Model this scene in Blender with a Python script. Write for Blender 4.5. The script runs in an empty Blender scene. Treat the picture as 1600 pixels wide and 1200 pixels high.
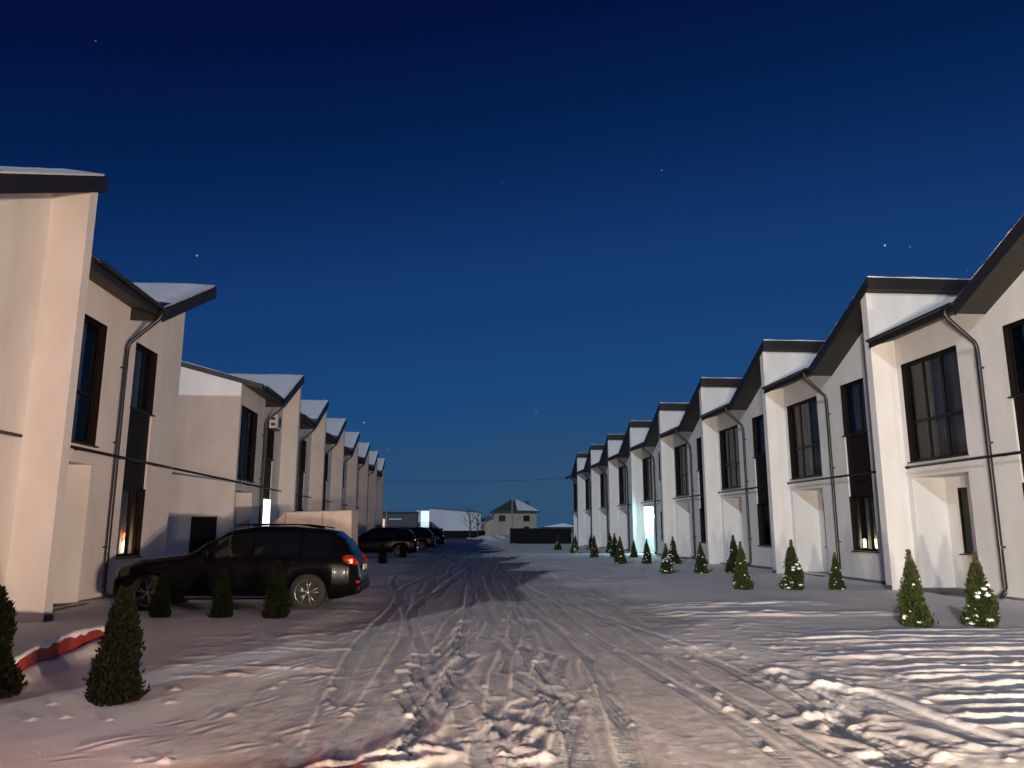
import bpy, math, random
import numpy as np
from mathutils import Vector, Matrix
random.seed(7); rng = np.random.default_rng(11)
R = math.radians
scene = bpy.context.scene
COL = scene.collection

# ---------------------------------------------------------------- camera
cam_d = bpy.data.cameras.new('camera'); cam = bpy.data.objects.new('camera', cam_d); COL.objects.link(cam)
cam_d.sensor_width = 36.0; cam_d.lens = 26.55; cam_d.clip_start = 0.05; cam_d.clip_end = 3000
cam.location = (0, 0, 1.65); cam.rotation_euler = (R(90 + 10.795), 0, R(-4.332))
scene.camera = cam
scene.view_settings.view_transform = 'Standard'; scene.view_settings.look = 'None'
scene.view_settings.exposure = 0.15; scene.view_settings.gamma = 1.0; scene.view_settings.use_curve_mapping = False
scene.cycles.use_denoising = True

# ---------------------------------------------------------------- night sky, lit by the moon behind the left row
MOON_DIR = Vector((1.28, 2.63, -1.0)).normalized()          # the way the moonlight travels
MOON_ELEV = math.asin(-MOON_DIR.z)
MOON_AZ = math.atan2(-MOON_DIR.x, -MOON_DIR.y)
world = bpy.data.worlds.new('World'); scene.world = world; world.use_nodes = True
nt = world.node_tree; nt.nodes.clear()
def wn(t, **k):
    n = nt.nodes.new(t)
    for a, b in k.items(): setattr(n, a, b)
    return n
def wl(a, b): nt.links.new(a, b)
out = wn('ShaderNodeOutputWorld'); bg = wn('ShaderNodeBackground')
sky = wn('ShaderNodeTexSky', sky_type='NISHITA', sun_disc=False)
sky.sun_elevation = MOON_ELEV; sky.sun_rotation = MOON_AZ; sky.air_density = 1.3; sky.dust_density = 0.0; sky.ozone_density = 4.0
sepk = wn('ShaderNodeSeparateColor'); wl(sky.outputs[0], sepk.inputs[0])
keym = wn('ShaderNodeMath', operation='MULTIPLY'); keym.inputs[1].default_value = 0.1; wl(sepk.outputs[1], keym.inputs[0])
ramp = wn('ShaderNodeValToRGB'); wl(keym.outputs[0], ramp.inputs[0])
for k_, (p_, c_) in enumerate(((0.10, (0.006, 0.04, 0.33)), (0.166, (0.009, 0.06, 0.46)), (0.226, (0.018, 0.18, 0.88)), (0.324, (0.07, 0.40, 1.58)), (0.535, (0.11, 0.62, 1.96)), (0.81, (0.26, 0.78, 1.62)))):
    e_ = ramp.color_ramp.elements[k_] if k_ < 2 else ramp.color_ramp.elements.new(p_)
    e_.position = p_; e_.color = (*c_, 1)
# stars: a few bright cells of a Voronoi pattern on the sky sphere
tc = wn('ShaderNodeTexCoord')
vor = wn('ShaderNodeTexVoronoi', feature='F1'); vor.inputs['Scale'].default_value = 26.0
wl(tc.outputs['Generated'], vor.inputs['Vector'])
near = wn('ShaderNodeMapRange'); near.inputs[1].default_value = 0.0; near.inputs[2].default_value = 0.040; near.inputs[3].default_value = 1.0; near.inputs[4].default_value = 0.0
wl(vor.outputs['Distance'], near.inputs[0])
sepc = wn('ShaderNodeSeparateColor'); wl(vor.outputs['Color'], sepc.inputs[0])
pick = wn('ShaderNodeMath', operation='POWER'); pick.inputs[1].default_value = 3.5; wl(sepc.outputs[0], pick.inputs[0])
star = wn('ShaderNodeMath', operation='MULTIPLY'); wl(near.outputs[0], star.inputs[0]); wl(pick.outputs[0], star.inputs[1])
addc = wn('ShaderNodeMix', data_type='RGBA', blend_type='ADD'); addc.inputs[0].default_value = 1.0
starc = wn('ShaderNodeMix', data_type='RGBA', blend_type='MIX'); starc.inputs[6].default_value = (0, 0, 0, 1); starc.inputs[7].default_value = (8, 9, 12, 1)
wl(star.outputs[0], starc.inputs[0])
wl(ramp.outputs[0], addc.inputs[6]); wl(starc.outputs[2], addc.inputs[7])
wl(addc.outputs[2], bg.inputs[0]); bg.inputs[1].default_value = 0.09
wl(bg.outputs[0], out.inputs[0])

# ---------------------------------------------------------------- moon
md = bpy.data.lights.new('moon', 'SUN'); md.energy = 0.98; md.angle = R(0.53); md.color = (0.78, 0.89, 1.0)
moon = bpy.data.objects.new('moon', md); COL.objects.link(moon)
moon.rotation_euler = MOON_DIR.to_track_quat('-Z', 'Y').to_euler(); moon.location = (-30, -60, 30)
HEADLIGHT_W = 7900.0       # each low beam of the car standing behind the photographer
LEFTFILL_W = 10000.0       # each beam of the unseen car added to light the left row
TAILLIGHT_W = 130.0

# ---------------------------------------------------------------- materials
MATS = {}
def mat(name, col, rough=0.6, metal=0.0, var=0.0, scale=3.0, bump=0.0, bscale=40.0, spec=0.5, emit=None, estr=0.0, coat=0.0, col2=None, stretch=None):
    if name in MATS: return MATS[name]
    m = bpy.data.materials.new(name); m.use_nodes = True; t = m.node_tree; b = t.nodes['Principled BSDF']
    b.inputs['Base Color'].default_value = (*col, 1); b.inputs['Roughness'].default_value = rough; b.inputs['Metallic'].default_value = metal
    b.inputs['Specular IOR Level'].default_value = spec; b.inputs['Coat Weight'].default_value = coat
    co = t.nodes.new('ShaderNodeTexCoord'); src = co.outputs['Object']
    if stretch:
        mp = t.nodes.new('ShaderNodeMapping'); mp.inputs['Scale'].default_value = stretch; t.links.new(src, mp.inputs[0]); src = mp.outputs[0]
    if var > 0 or col2:
        n = t.nodes.new('ShaderNodeTexNoise'); n.inputs['Scale'].default_value = scale; n.inputs['Detail'].default_value = 6; n.inputs['Roughness'].default_value = 0.6
        t.links.new(src, n.inputs['Vector'])
        mr = t.nodes.new('ShaderNodeMapRange'); mr.inputs[1].default_value = 0.3; mr.inputs[2].default_value = 0.7
        t.links.new(n.outputs[0], mr.inputs[0])
        mx = t.nodes.new('ShaderNodeMix'); mx.data_type = 'RGBA'
        c2 = col2 if col2 else tuple(c * (1 - var) for c in col)
        mx.inputs[6].default_value = (*col, 1); mx.inputs[7].default_value = (*c2, 1)
        t.links.new(mr.outputs[0], mx.inputs[0]); t.links.new(mx.outputs[2], b.inputs['Base Color'])
    if bump > 0:
        n2 = t.nodes.new('ShaderNodeTexNoise'); n2.inputs['Scale'].default_value = bscale; n2.inputs['Detail'].default_value = 5
        t.links.new(src, n2.inputs['Vector'])
        bp = t.nodes.new('ShaderNodeBump'); bp.inputs['Strength'].default_value = bump; bp.inputs['Distance'].default_value = 0.02
        t.links.new(n2.outputs[0], bp.inputs['Height']); t.links.new(bp.outputs[0], b.inputs['Normal'])
    if emit:
        b.inputs['Emission Color'].default_value = (*emit, 1); b.inputs['Emission Strength'].default_value = estr
    MATS[name] = m; return m
def glass_mat(name, tintc=(0.92, 0.94, 0.92)):
    m = bpy.data.materials.new(name); m.use_nodes = True; t = m.node_tree; t.nodes.clear()
    o = t.nodes.new('ShaderNodeOutputMaterial'); tr = t.nodes.new('ShaderNodeBsdfTransparent'); tr.inputs[0].default_value = (*tintc, 1)
    gl = t.nodes.new('ShaderNodeBsdfGlossy'); gl.inputs['Roughness'].default_value = 0.03; gl.inputs[0].default_value = (0.55, 0.55, 0.52, 1)
    fr = t.nodes.new('ShaderNodeFresnel'); fr.inputs[0].default_value = 1.5
    mx = t.nodes.new('ShaderNodeMixShader'); t.links.new(fr.outputs[0], mx.inputs[0]); t.links.new(tr.outputs[0], mx.inputs[1]); t.links.new(gl.outputs[0], mx.inputs[2])
    t.links.new(mx.outputs[0], o.inputs[0]); MATS[name] = m; return m
STUCCO = mat('stucco', (0.80, 0.785, 0.76), 0.92, col2=(0.69, 0.67, 0.635), scale=1.4, stretch=(1, 1, 0.4), bump=0.35, bscale=110, spec=0.2)
PLINTH = mat('plinth', (0.16, 0.155, 0.15), 0.9, var=0.3, scale=4, bump=0.3)
DARK = mat('dark_sheet', (0.018, 0.016, 0.015), 0.55, var=0.3, scale=2)
ROOF = mat('roof_sheet', (0.020, 0.018, 0.017), 0.6, var=0.3, scale=2)
SOFFIT = mat('soffit', (0.034, 0.031, 0.026), 0.6, var=0.25, scale=1.2, stretch=(1, 12, 1))
FRAME = mat('window_frame', (0.010, 0.008, 0.007), 0.5, spec=0.2)
BROWN = mat('brown_panel', (0.016, 0.010, 0.008), 0.6, spec=0.12, var=0.35, scale=3, stretch=(1, 1, 9))
PIPE = mat('pipe_paint', (0.016, 0.015, 0.014), 0.35, spec=0.6)
GASPIPE = mat('gas_pipe_paint', (0.010, 0.006, 0.006), 0.5)
GLASS = glass_mat('pane_glass')
CURTAIN = mat('curtain', (0.85, 0.84, 0.76), 0.9, var=0.4, scale=1.6, stretch=(1, 5, 0.3))
ROOFSNOW = mat('roof_snow', (0.80, 0.82, 0.85), 0.8, var=0.08, scale=3, bump=0.3, bscale=14, spec=0.3)
CLUMP = mat('snow_clump', (0.82, 0.83, 0.85), 0.8, bump=0.5, bscale=30, spec=0.3)

# ---------------------------------------------------------------- mesh helpers
class MB:
    def __init__(s): s.v = []; s.f = []
    def add(s, vs, fs):
        o = len(s.v); s.v += [tuple(p) for p in vs]; s.f += [tuple(i + o for i in f) for f in fs]; return s
    def box(s, x0, x1, y0, y1, z0, z1):
        vs = [(x, y, z) for z in (z0, z1) for y in (y0, y1) for x in (x0, x1)]
        return s.add(vs, [(0, 2, 3, 1), (4, 5, 7, 6), (0, 1, 5, 4), (2, 6, 7, 3), (0, 4, 6, 2), (1, 3, 7, 5)])
    def hexa(s, b, t):      # four bottom and four top points, both counter-clockwise from above
        return s.add(list(b) + list(t), [(3, 2, 1, 0), (4, 5, 6, 7), (0, 1, 5, 4), (1, 2, 6, 5), (2, 3, 7, 6), (3, 0, 4, 7)])
    def slab_u(s, x0, x1, y0, y1, z0, zt0, zt1):        # top height changes along y
        return s.hexa([(x0, y0, z0), (x1, y0, z0), (x1, y1, z0), (x0, y1, z0)], [(x0, y0, zt0), (x1, y0, zt0), (x1, y1, zt1), (x0, y1, zt1)])
    def prism_y(s, prof, y0, y1):                         # (x, z) outline extruded along y
        n = len(prof); vs = [(x, y0, z) for x, z in prof] + [(x, y1, z) for x, z in prof]
        return s.add(vs, [tuple(range(n)), tuple(range(2 * n - 1, n - 1, -1))] + [(i, i + n, (i + 1) % n + n, (i + 1) % n) for i in range(n)])
    def prism_x(s, prof, x0, x1):                         # (y, z) outline extruded along x
        n = len(prof); vs = [(x0, y, z) for y, z in prof] + [(x1, y, z) for y, z in prof]
        return s.add(vs, [tuple(range(n - 1, -1, -1)), tuple(range(n, 2 * n))] + [(i, (i + 1) % n, (i + 1) % n + n, i + n) for i in range(n)])
    def tube(s, path, r, n=8, cap=True):
        path = [Vector(p) for p in path]; rs = r if isinstance(r, (list, tuple)) else [r] * len(path)
        rings = []; up = Vector((0.13, 0.21, 1)).normalized()
        for i, p in enumerate(path):
            a = path[max(i - 1, 0)]; b = path[min(i + 1, len(path) - 1)]; d = (b - a).normalized()
            e = d.cross(up)
            if e.length < 0.05: e = d.cross(Vector((1, 0, 0)))
            e.normalize(); g = d.cross(e).normalized()
            rings.append([p + (e * math.cos(2 * math.pi * k / n) + g * math.sin(2 * math.pi * k / n)) * rs[i] for k in range(n)])
        fs = []
        for i in range(len(path) - 1):
            for k in range(n): fs.append((i * n + k, i * n + (k + 1) % n, (i + 1) * n + (k + 1) % n, (i + 1) * n + k))
        if cap: fs += [tuple(range(n - 1, -1, -1)), tuple((len(path) - 1) * n + k for k in range(n))]
        return s.add([q for ring in rings for q in ring], fs)
    def lathe(s, prof, c, axis='z', n=16):                # (r, h) profile round an axis
        vs = []; fs = []
        for r, h in prof:
            for k in range(n):
                a = 2 * math.pi * k / n; p, q = r * math.cos(a), r * math.sin(a)
                vs.append((c[0] + p, c[1] + q, c[2] + h) if axis == 'z' else ((c[0] + p, c[1] + h, c[2] + q) if axis == 'y' else (c[0] + h, c[1] + p, c[2] + q)))
        for i in range(len(prof) - 1):
            for k in range(n): fs.append((i * n + k, i * n + (k + 1) % n, (i + 1) * n + (k + 1) % n, (i + 1) * n + k))
        return s.add(vs, fs)
    def build(s, name, m, parent=None, smooth=False, bevel=0.0):
        me = bpy.data.meshes.new(name); me.from_pydata(s.v, [], s.f); me.update()
        if smooth: me.polygons.foreach_set('use_smooth', [True] * len(me.polygons))
        me.materials.append(m); o = bpy.data.objects.new(name, me); COL.objects.link(o); o.parent = parent
        if bevel:
            bm = o.modifiers.new('bevel', 'BEVEL'); bm.width = bevel; bm.segments = 2; bm.limit_method = 'ANGLE'
        return o
def tag(o, label=None, cat=None, group=None, kind=None):
    for k, x in (('label', label), ('category', cat), ('group', group), ('kind', kind)):
        if x: o[k] = x
    return o
def empty(name, loc=(0, 0, 0), rz=0.0):
    o = bpy.data.objects.new(name, None); o.empty_display_size = 0.2; COL.objects.link(o); o.location = loc; o.rotation_euler = (0, 0, rz); return o
KIDS = {}
def kids(o): return [c for c in o.children]
def copy_tree(o, parent=None):
    c = o.copy(); COL.objects.link(c); c.parent = parent
    for ch in o.children: copy_tree(ch, c)
    return c

# ---------------------------------------------------------------- value noise for the snow
def vnoise(x, y, seed=0):
    xi = np.floor(x).astype(np.int64); yi = np.floor(y).astype(np.int64); fx = x - xi; fy = y - yi
    fx = fx * fx * (3 - 2 * fx); fy = fy * fy * (3 - 2 * fy)
    def hsh(a, b):
        n = (a * 374761393 + b * 668265263 + seed * 1442695041) & 0xFFFFFFFF
        n = ((n ^ (n >> 13)) * 1274126177) & 0xFFFFFFFF
        return ((n ^ (n >> 16)) & 0xFFFF) / 65535.0
    a = hsh(xi, yi); b = hsh(xi + 1, yi); c = hsh(xi, yi + 1); d = hsh(xi + 1, yi + 1)
    return (a + (b - a) * fx) * (1 - fy) + (c + (d - c) * fx) * fy - 0.5
def fbm(x, y, seed=0, o=4, g=0.5):
    t = 0; a = 1.0
    for i in range(o): t = t + a * vnoise(x * 2 ** i + 17.3 * i, y * 2 ** i - 9.1 * i, seed + i); a *= g
    return t
def sstep(a, b, x):
    t = np.clip((x - a) / (b - a), 0, 1); return t * t * (3 - 2 * t)

# photo-plan points on the ground (x right, y ahead of the photographer, metres)
_f = 1180.0; _p = math.atan(225 / _f); _yw = math.atan(91 / (_f * math.cos(_p) + 225 * math.sin(_p)))
_F = np.array([math.sin(_yw) * math.cos(_p), math.cos(_yw) * math.cos(_p), math.sin(_p)]); _Rt = np.array([math.cos(_yw), -math.sin(_yw), 0]); _U = np.cross(_Rt, _F)
def gnd(px, py):
    d = _F * _f + _Rt * (px - 800) + _U * (600 - py); t = -1.65 / d[2]; return (d[0] * t, d[1] * t)

# ---------------------------------------------------------------- ground: one sheet of trodden snow
XR_, XL_ = 12.6, -8.0
def build_ground():
    xs = list(np.arange(-8.2, -4.6, 0.045)) + list(np.arange(-4.6, 8.2, 0.02)) + list(np.arange(8.2, 12.6, 0.035)); st = 0.06; x = xs[0]; left = []
    while x > -700: x -= st; st *= 1.22; left.append(x)
    st = 0.06; x = xs[-1]; right = []
    while x < 700: x += st; st *= 1.22; right.append(x)
    xs = np.array(left[::-1] + xs + right)
    ys = list(np.arange(-16, 4.0, 0.25)); y = 4.0
    while y < 90: ys.append(y); y += 0.0054 * y
    st = 0.6
    while y < 1500: ys.append(y); y += st; st *= 1.2
    ys = np.array(ys)
    X, Y = np.meshgrid(xs, ys); Z = np.zeros_like(X)
    near_f = 1 - sstep(60, 90, Y)
    wob = fbm(X * 0.25, Y * 0.25, 5, 3)
    road = sstep(-2.6, -1.6, X + wob * 1.6) * (1 - sstep(3.2, 4.4, X + wob * 1.8)) * sstep(2, 4, Y)
    Z += 0.014 * fbm(X * 0.5, Y * 0.5, 1, 3) + 0.004 * fbm(X * 3, Y * 3, 2, 3)
    Z -= 0.05 * road
    # packed road: ribs along the travel direction and crumbs
    crumb = fbm(X * 11, Y * 11, 8, 3, 0.65) * (0.6 + 1.2 * np.clip(fbm(X * 0.9, Y * 0.6, 88, 3) + 0.25, 0, 1))
    Z += road * near_f * (0.006 * fbm(X * 7, Y * 0.35, 6, 3) + 0.009 * np.clip(crumb - 0.30, 0, 1) + 0.0035 * fbm(X * 16, Y * 9, 9, 2))
    # churned band at the right of the road
    ch = sstep(2.9, 3.7, X + wob * 0.8) * (1 - sstep(5.2, 7.2, X + wob * 2.2 + 0.12 * (Y - 8))) * sstep(4, 6, Y) * (1 - sstep(13, 20, Y))
    clod = fbm(X * 3.2, Y * 6.0, 13, 5, 0.6)
    Z += ch * (0.034 * np.clip(clod - 0.10, 0, 0.5) + 0.007 * np.clip(fbm(X * 12, Y * 13, 14, 3, 0.65), -0.1, 1) - 0.01)
    chd = sstep(-4.5, -2.5, X) * (1 - sstep(-1.8, -0.8, X)) * sstep(8, 9.5, Y) * (1 - sstep(13, 19, Y))
    Z += chd * 0.05 * np.clip(fbm(X * 2.4, Y * 7.0, 31, 5, 0.6) - 0.25, 0, 1)
    def line(pts, w, depth, berm, tread=0.0, bw=0.10, jit=0.05, seed=0, fade=True, bnz=0.9):
        nonlocal Z
        P = np.array(pts, float); x0, y0 = P.min(0) - 1.0; x1, y1 = P.max(0) + 1.0
        ia = np.searchsorted(ys, y0); ib = np.searchsorted(ys, y1); ja = np.searchsorted(xs, x0); jb = np.searchsorted(xs, x1)
        if ib <= ia or jb <= ja: return
        SX = X[ia:ib, ja:jb]; SY = Y[ia:ib, ja:jb]
        dm = np.full(SX.shape, 9.0); along = np.zeros(SX.shape); acc = 0.0; sgn = np.zeros(SX.shape)
        L = sum(np.hypot(*(P[i + 1] - P[i])) for i in range(len(P) - 1))
        for i in range(len(P) - 1):
            a = P[i]; e = P[i + 1] - a; l = np.hypot(*e)
            if l < 1e-6: continue
            t = np.clip(((SX - a[0]) * e[0] + (SY - a[1]) * e[1]) / l ** 2, 0, 1)
            d = np.hypot(SX - a[0] - t * e[0], SY - a[1] - t * e[1]); k = d < dm
            dm = np.where(k, d, dm); along = np.where(k, acc + t * l, along); acc += l
        dm = dm + jit * fbm(SX * 4, SY * 4, 40 + seed, 4, 0.6)
        ends = np.clip(np.minimum(along, L - along) / 0.5, 0, 1) if fade else 1.0
        g = 1 - sstep(w * 0.75, w, np.abs(dm)); b = np.exp(-((dm - w - bw) / bw) ** 2)
        bn = np.clip(0.85 + bnz * fbm(SX * 2.5, SY * 2.5, 60 + seed, 3), 0.1, 1.6)
        dz = -depth * g + berm * b * bn
        if tread > 0: dz += g * tread * (np.cos(dm * 2 * math.pi / 0.055) + 0.7 * np.sign(np.sin(along * 2 * math.pi / 0.09)))
        Z[ia:ib, ja:jb] += dz * ends
    def curve(pts, n=8):                 # Catmull-Rom through plan points
        P = [np.array(p, float) for p in pts]; P = [2 * P[0] - P[1]] + P + [2 * P[-1] - P[-2]]; o = []
        for i in range(1, len(P) - 2):
            for k in range(n):
                t = k / n; o.append(0.5 * ((2 * P[i]) + (P[i + 1] - P[i - 1]) * t + (2 * P[i - 1] - 5 * P[i] + 4 * P[i + 1] - P[i + 2]) * t * t + (3 * P[i] - 3 * P[i - 1] - P[i + 2] + P[i + 1]) * t ** 3))
        o.append(P[-2]); return o
    Zp = lambda a: gnd(500 + a[0] / 3.2, 850 + a[1] / 3.2)
    tracks = [
        [(380, 1140), (500, 920), (600, 770), (680, 620), (720, 520), (735, 380), (745, 300), (750, 200)],
        [(330, 1140), (450, 930), (550, 780), (640, 640), (690, 530), (705, 400)],
        [(520, 880), (470, 760), (480, 650), (540, 560), (640, 480), (720, 390)],
        [(560, 840), (520, 720), (540, 620), (620, 540), (700, 450)],
        [(1010, 1140), (960, 930), (870, 820), (780, 730), (700, 640)],
        [(1290, 800), (1180, 640), (1160, 540), (1060, 400), (990, 320), (950, 200)],
        [(1590, 930), (1400, 700), (1230, 470), (1040, 270), (930, 150)],
        [(1000, 1140), (1060, 900), (1090, 700), (1060, 500), (980, 330)],
        [(1180, 1140), (1190, 900), (1130, 700), (1000, 480), (900, 300), (840, 180)],
        [(1340, 1140), (1240, 880), (1120, 720), (960, 560), (860, 380), (800, 220)],
        [(760, 1140), (830, 980), (930, 850), (1000, 700), (990, 520)],
        [(480, 300), (520, 240), (600, 170), (700, 110), (760, 60)],
        [(560, 260), (640, 190), (720, 130)],
        [(1540, 250), (1440, 180), (1260, 130), (1060, 90), (900, 50)],
        [(1400, 240), (1240, 160), (1080, 100)],
        [(1580, 150), (1400, 120), (1200, 100)],
        [(1600, 400), (1420, 290), (1240, 200), (1060, 110)],
    ]
    for i, tr in enumerate(tracks):
        near_t = i < 4
        line(curve([Zp(a) for a in tr]), 0.11 if i < 11 else 0.16, 0.016 if near_t else 0.012, 0.009 if near_t else 0.006, 0.0028, 0.035, 0.010, i)
    for i, x in enumerate((-1.5, -0.9, -0.3, 0.35, 0.9, 1.45, 2.1, 2.7, 3.3)):      # long wheel ruts down the street
        pts = [(x + 0.35 * math.sin(0.17 * y + i) + 0.2 * math.sin(0.41 * y + 2 * i), y) for y in np.arange(3.5, 78, 1.5)]
        line(pts, 0.10, 0.012, 0.006, 0.0025, 0.03, 0.010, 20 + i)
    # driveway tracks across the right hand side
    for i, (y, xa, xb, bm) in enumerate(((12.15, 5.6, 11, 0.026), (11.45, 5.0, 11, 0.034), (10.75, 5.6, 11, 0.030), (10.2, 4.6, 11, 0.034), (9.6, 5.4, 11, 0.034),
                                         (9.05, 5.0, 11, 0.034), (8.5, 4.9, 10.5, 0.034), (7.95, 5.2, 10, 0.032), (7.4, 4.6, 9, 0.032), (6.75, 4.3, 8.5, 0.032))):
        pts = [(x, y + 0.05 * math.sin(0.9 * x + i * 2.1) + 0.02 * math.sin(2.7 * x + i)) for x in np.arange(xa, xb, 0.4)]
        line(pts, 0.13, 0.022, bm, 0.002, 0.06, 0.04, 50 + i)
    for i, (y, xa, xb, sl) in enumerate(((17.0, 3.4, 8.6, 0.02), (16.4, 4.0, 9.0, 0.10), (14.9, 4.2, 9.4, -0.02), (15.3, 3.6, 7.6, -0.16), (23.5, 4, 8.5, 0.04), (24.8, 3.6, 8.6, 0.05), (32.0, 4, 9, 0), (33.5, 4, 9, 0), (47, 4, 9, 0.04), (49.5, 4, 9, 0))):
        line([(x, y + sl * (x - xa) + 0.05 * math.sin(1.1 * x + i)) for x in np.arange(xa, xb, 0.5)], 0.11, 0.025, 0.035, 0.0, 0.07, 0.02, 70 + i)
    line(curve([gnd(*p) for p in ((1600, 1175), (1480, 1135), (1400, 1110), (1340, 1105), (1300, 1130))]), 0.16, 0.02, 0.022, 0.003, 0.06, 0.02, 81)
    line(curve([gnd(*p) for p in ((1520, 1199), (1420, 1170), (1330, 1120), (1240, 1060))]), 0.16, 0.02, 0.018, 0.003, 0.06, 0.02, 82)
    # banked snow at the edge of the bold bend, left bottom
    line(curve([Zp(a) for a in ((-300, 1130), (0, 1100), (250, 1050), (400, 1000), (480, 900))]), 0.02, 0, 0.05, 0, 0.08, 0.04, 90)
    line(curve([Zp(a) for a in ((830, 1010), (930, 990), (940, 920), (900, 890))]), 0.02, 0, 0.05, 0, 0.07, 0.03, 91)
    # ridge of shovelled snow beside the near left drive
    line([(-5.15, 12.6), (-5.2, 11.8), (-5.05, 10.6), (-4.95, 9.5), (-4.9, 8.9)], 0.04, 0, 0.12, 0, 0.16, 0.03, 92, True, 0.25)
    line([(-4.7, 12.2), (-4.62, 11.2), (-4.55, 10.4)], 0.02, 0, 0.07, 0, 0.12, 0.03, 93, True, 0.25)
    # scuffs and kicked-up clods on the smooth left hand snow
    strokes = [((110, 1175), (240, 1144)), ((222, 1162), (262, 1151)), ((250, 1130), (310, 1115)), ((320, 1118), (375, 1095)), ((300, 1140), (360, 1120)), ((385, 1095), (440, 1080)),
               ((400, 1055), (440, 1047)), ((440, 1045), (490, 1030)), ((470, 1060), (520, 1048)), ((500, 1108), (580, 1090)), ((505, 1118), (560, 1108)), ((528, 1150), (570, 1140)), ((560, 1045), (610, 1035)),
               ((400, 992), (460, 988)), ((470, 1000), (540, 995)), ((480, 1020), (520, 1015)), ((530, 1012), (580, 1006)), ((600, 1026), (660, 1018)), ((620, 1075), (650, 1066)), ((600, 1090), (640, 1080)),
               ((590, 958), (660, 952)), ((500, 955), (640, 950)), ((670, 952), (705, 950)), ((700, 1100), (760, 1085)), ((730, 1120), (770, 1110)), ((700, 1130), (740, 1120)), ((690, 1155), (760, 1135)),
               ((60, 1192), (160, 1180)), ((200, 1190), (290, 1175)), ((340, 1165), (420, 1150)), ((430, 1140), (500, 1120)), ((560, 1070), (600, 1062))]
    for i, (a, b) in enumerate(strokes):
        A = np.array(gnd(*a)); B = np.array(gnd(*b)); M = (A + B) / 2 + np.array([0, 0.03 * math.sin(i * 3.3)])
        line([A, M, B], 0.03, 0.012, 0.018, 0, 0.035, 0.030, 100 + i)
    for i in range(260):                                 # loose broken crumbs
        if rng.random() < 0.6: cx, cy = rng.uniform(2.6, 7.5), rng.uniform(5, 15)
        else: cx, cy = rng.uniform(-4, 3), rng.uniform(4.5, 16)
        r = rng.uniform(0.012, 0.032); ia, ib = np.searchsorted(ys, [cy - 0.15, cy + 0.15]); ja, jb = np.searchsorted(xs, [cx - 0.15, cx + 0.15])
        d2 = np.maximum(np.abs(X[ia:ib, ja:jb] - cx) / (1.5 * r), np.abs(Y[ia:ib, ja:jb] - cy) / r)
        Z[ia:ib, ja:jb] += r * 0.9 * np.clip(1.4 - d2, 0, 1)
    # drifts against the walls
    for wx, sg in ((XR_ - 0.02, -1), (XL_ + 0.02, 1)):
        dw = (X - wx) * sg; Z += np.where(dw > -0.3, 0.10 * np.exp(-np.clip(dw, 0, 9) / 0.28) * np.clip(0.55 + 1.3 * fbm(X * 0.8, Y * 0.55, 93, 4), 0, 1.3), 0) * sstep(2, 6, Y) * near_f
    # snow heaps at the far end of the street
    for cx, cy, r, hh in ((1.5, 88, 3.0, 0.5), (4.0, 90, 2.0, 0.7), (5.6, 92, 1.5, 0.9), (-1, 86, 2.5, 0.35)):
        Z += hh * np.exp(-(((X - cx) / r) ** 2 + ((Y - cy) / (r * 0.7)) ** 2)) * (1 + 0.5 * fbm(X * 1.3, Y * 1.3, 77, 3))
    Z *= np.where((Y < 3), 0.3, 1.0)
    Z = np.where(np.abs(X) > 40, Z * 0.2, Z)
    ny, nx = X.shape
    co = np.stack([X, Y, Z], -1).reshape(-1, 3)
    idx = np.arange(ny * nx).reshape(ny, nx)
    q = np.stack([idx[:-1, :-1], idx[:-1, 1:], idx[1:, 1:], idx[1:, :-1]], -1).reshape(-1)
    me = bpy.data.meshes.new('snow_ground'); nf = (ny - 1) * (nx - 1)
    me.vertices.add(ny * nx); me.vertices.foreach_set('co', co.ravel().astype(np.float32))
    me.loops.add(nf * 4); me.loops.foreach_set('vertex_index', q.astype(np.int32))
    me.polygons.add(nf); me.polygons.foreach_set('loop_start', np.arange(0, nf * 4, 4, dtype=np.int32))
    me.polygons.foreach_set('use_smooth', np.ones(nf, dtype=bool)); me.update(calc_edges=True)
    dirt = me.attributes.new('packed', 'FLOAT', 'POINT'); dirt.data.foreach_set('value', np.clip(road * near_f, 0, 1).ravel().astype(np.float32))
    m = bpy.data.materials.new('snow'); m.use_nodes = True; t = m.node_tree; b = t.nodes['Principled BSDF']
    b.inputs['Roughness'].default_value = 0.75; b.inputs['Specular IOR Level'].default_value = 0.25
    at = t.nodes.new('ShaderNodeAttribute'); at.attribute_name = 'packed'
    tcn = t.nodes.new('ShaderNodeTexCoord')
    n1 = t.nodes.new('ShaderNodeTexNoise'); n1.inputs['Scale'].default_value = 2.2; n1.inputs['Detail'].default_value = 8; n1.inputs['Roughness'].default_value = 0.7
    mp = t.nodes.new('ShaderNodeMapping'); mp.inputs['Scale'].default_value = (2.2, 0.5, 1); t.links.new(tcn.outputs['Object'], mp.inputs[0]); t.links.new(mp.outputs[0], n1.inputs['Vector'])
    mr = t.nodes.new('ShaderNodeMapRange'); mr.inputs[1].default_value = 0.35; mr.inputs[2].default_value = 0.68; t.links.new(n1.outputs[0], mr.inputs[0])
    mu = t.nodes.new('ShaderNodeMath'); mu.operation = 'MULTIPLY'; t.links.new(at.outputs['Fac'], mu.inputs[0])
    ad = t.nodes.new('ShaderNodeMapRange'); ad.inputs[3].default_value = 0.35; ad.inputs[4].default_value = 1.0; t.links.new(mr.outputs[0], ad.inputs[0]); t.links.new(ad.outputs[0], mu.inputs[1])
    mx = t.nodes.new('ShaderNodeMix'); mx.data_type = 'RGBA'; mx.inputs[6].default_value = (0.75, 0.70, 0.67, 1); mx.inputs[7].default_value = (0.47, 0.415, 0.38, 1)
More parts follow.
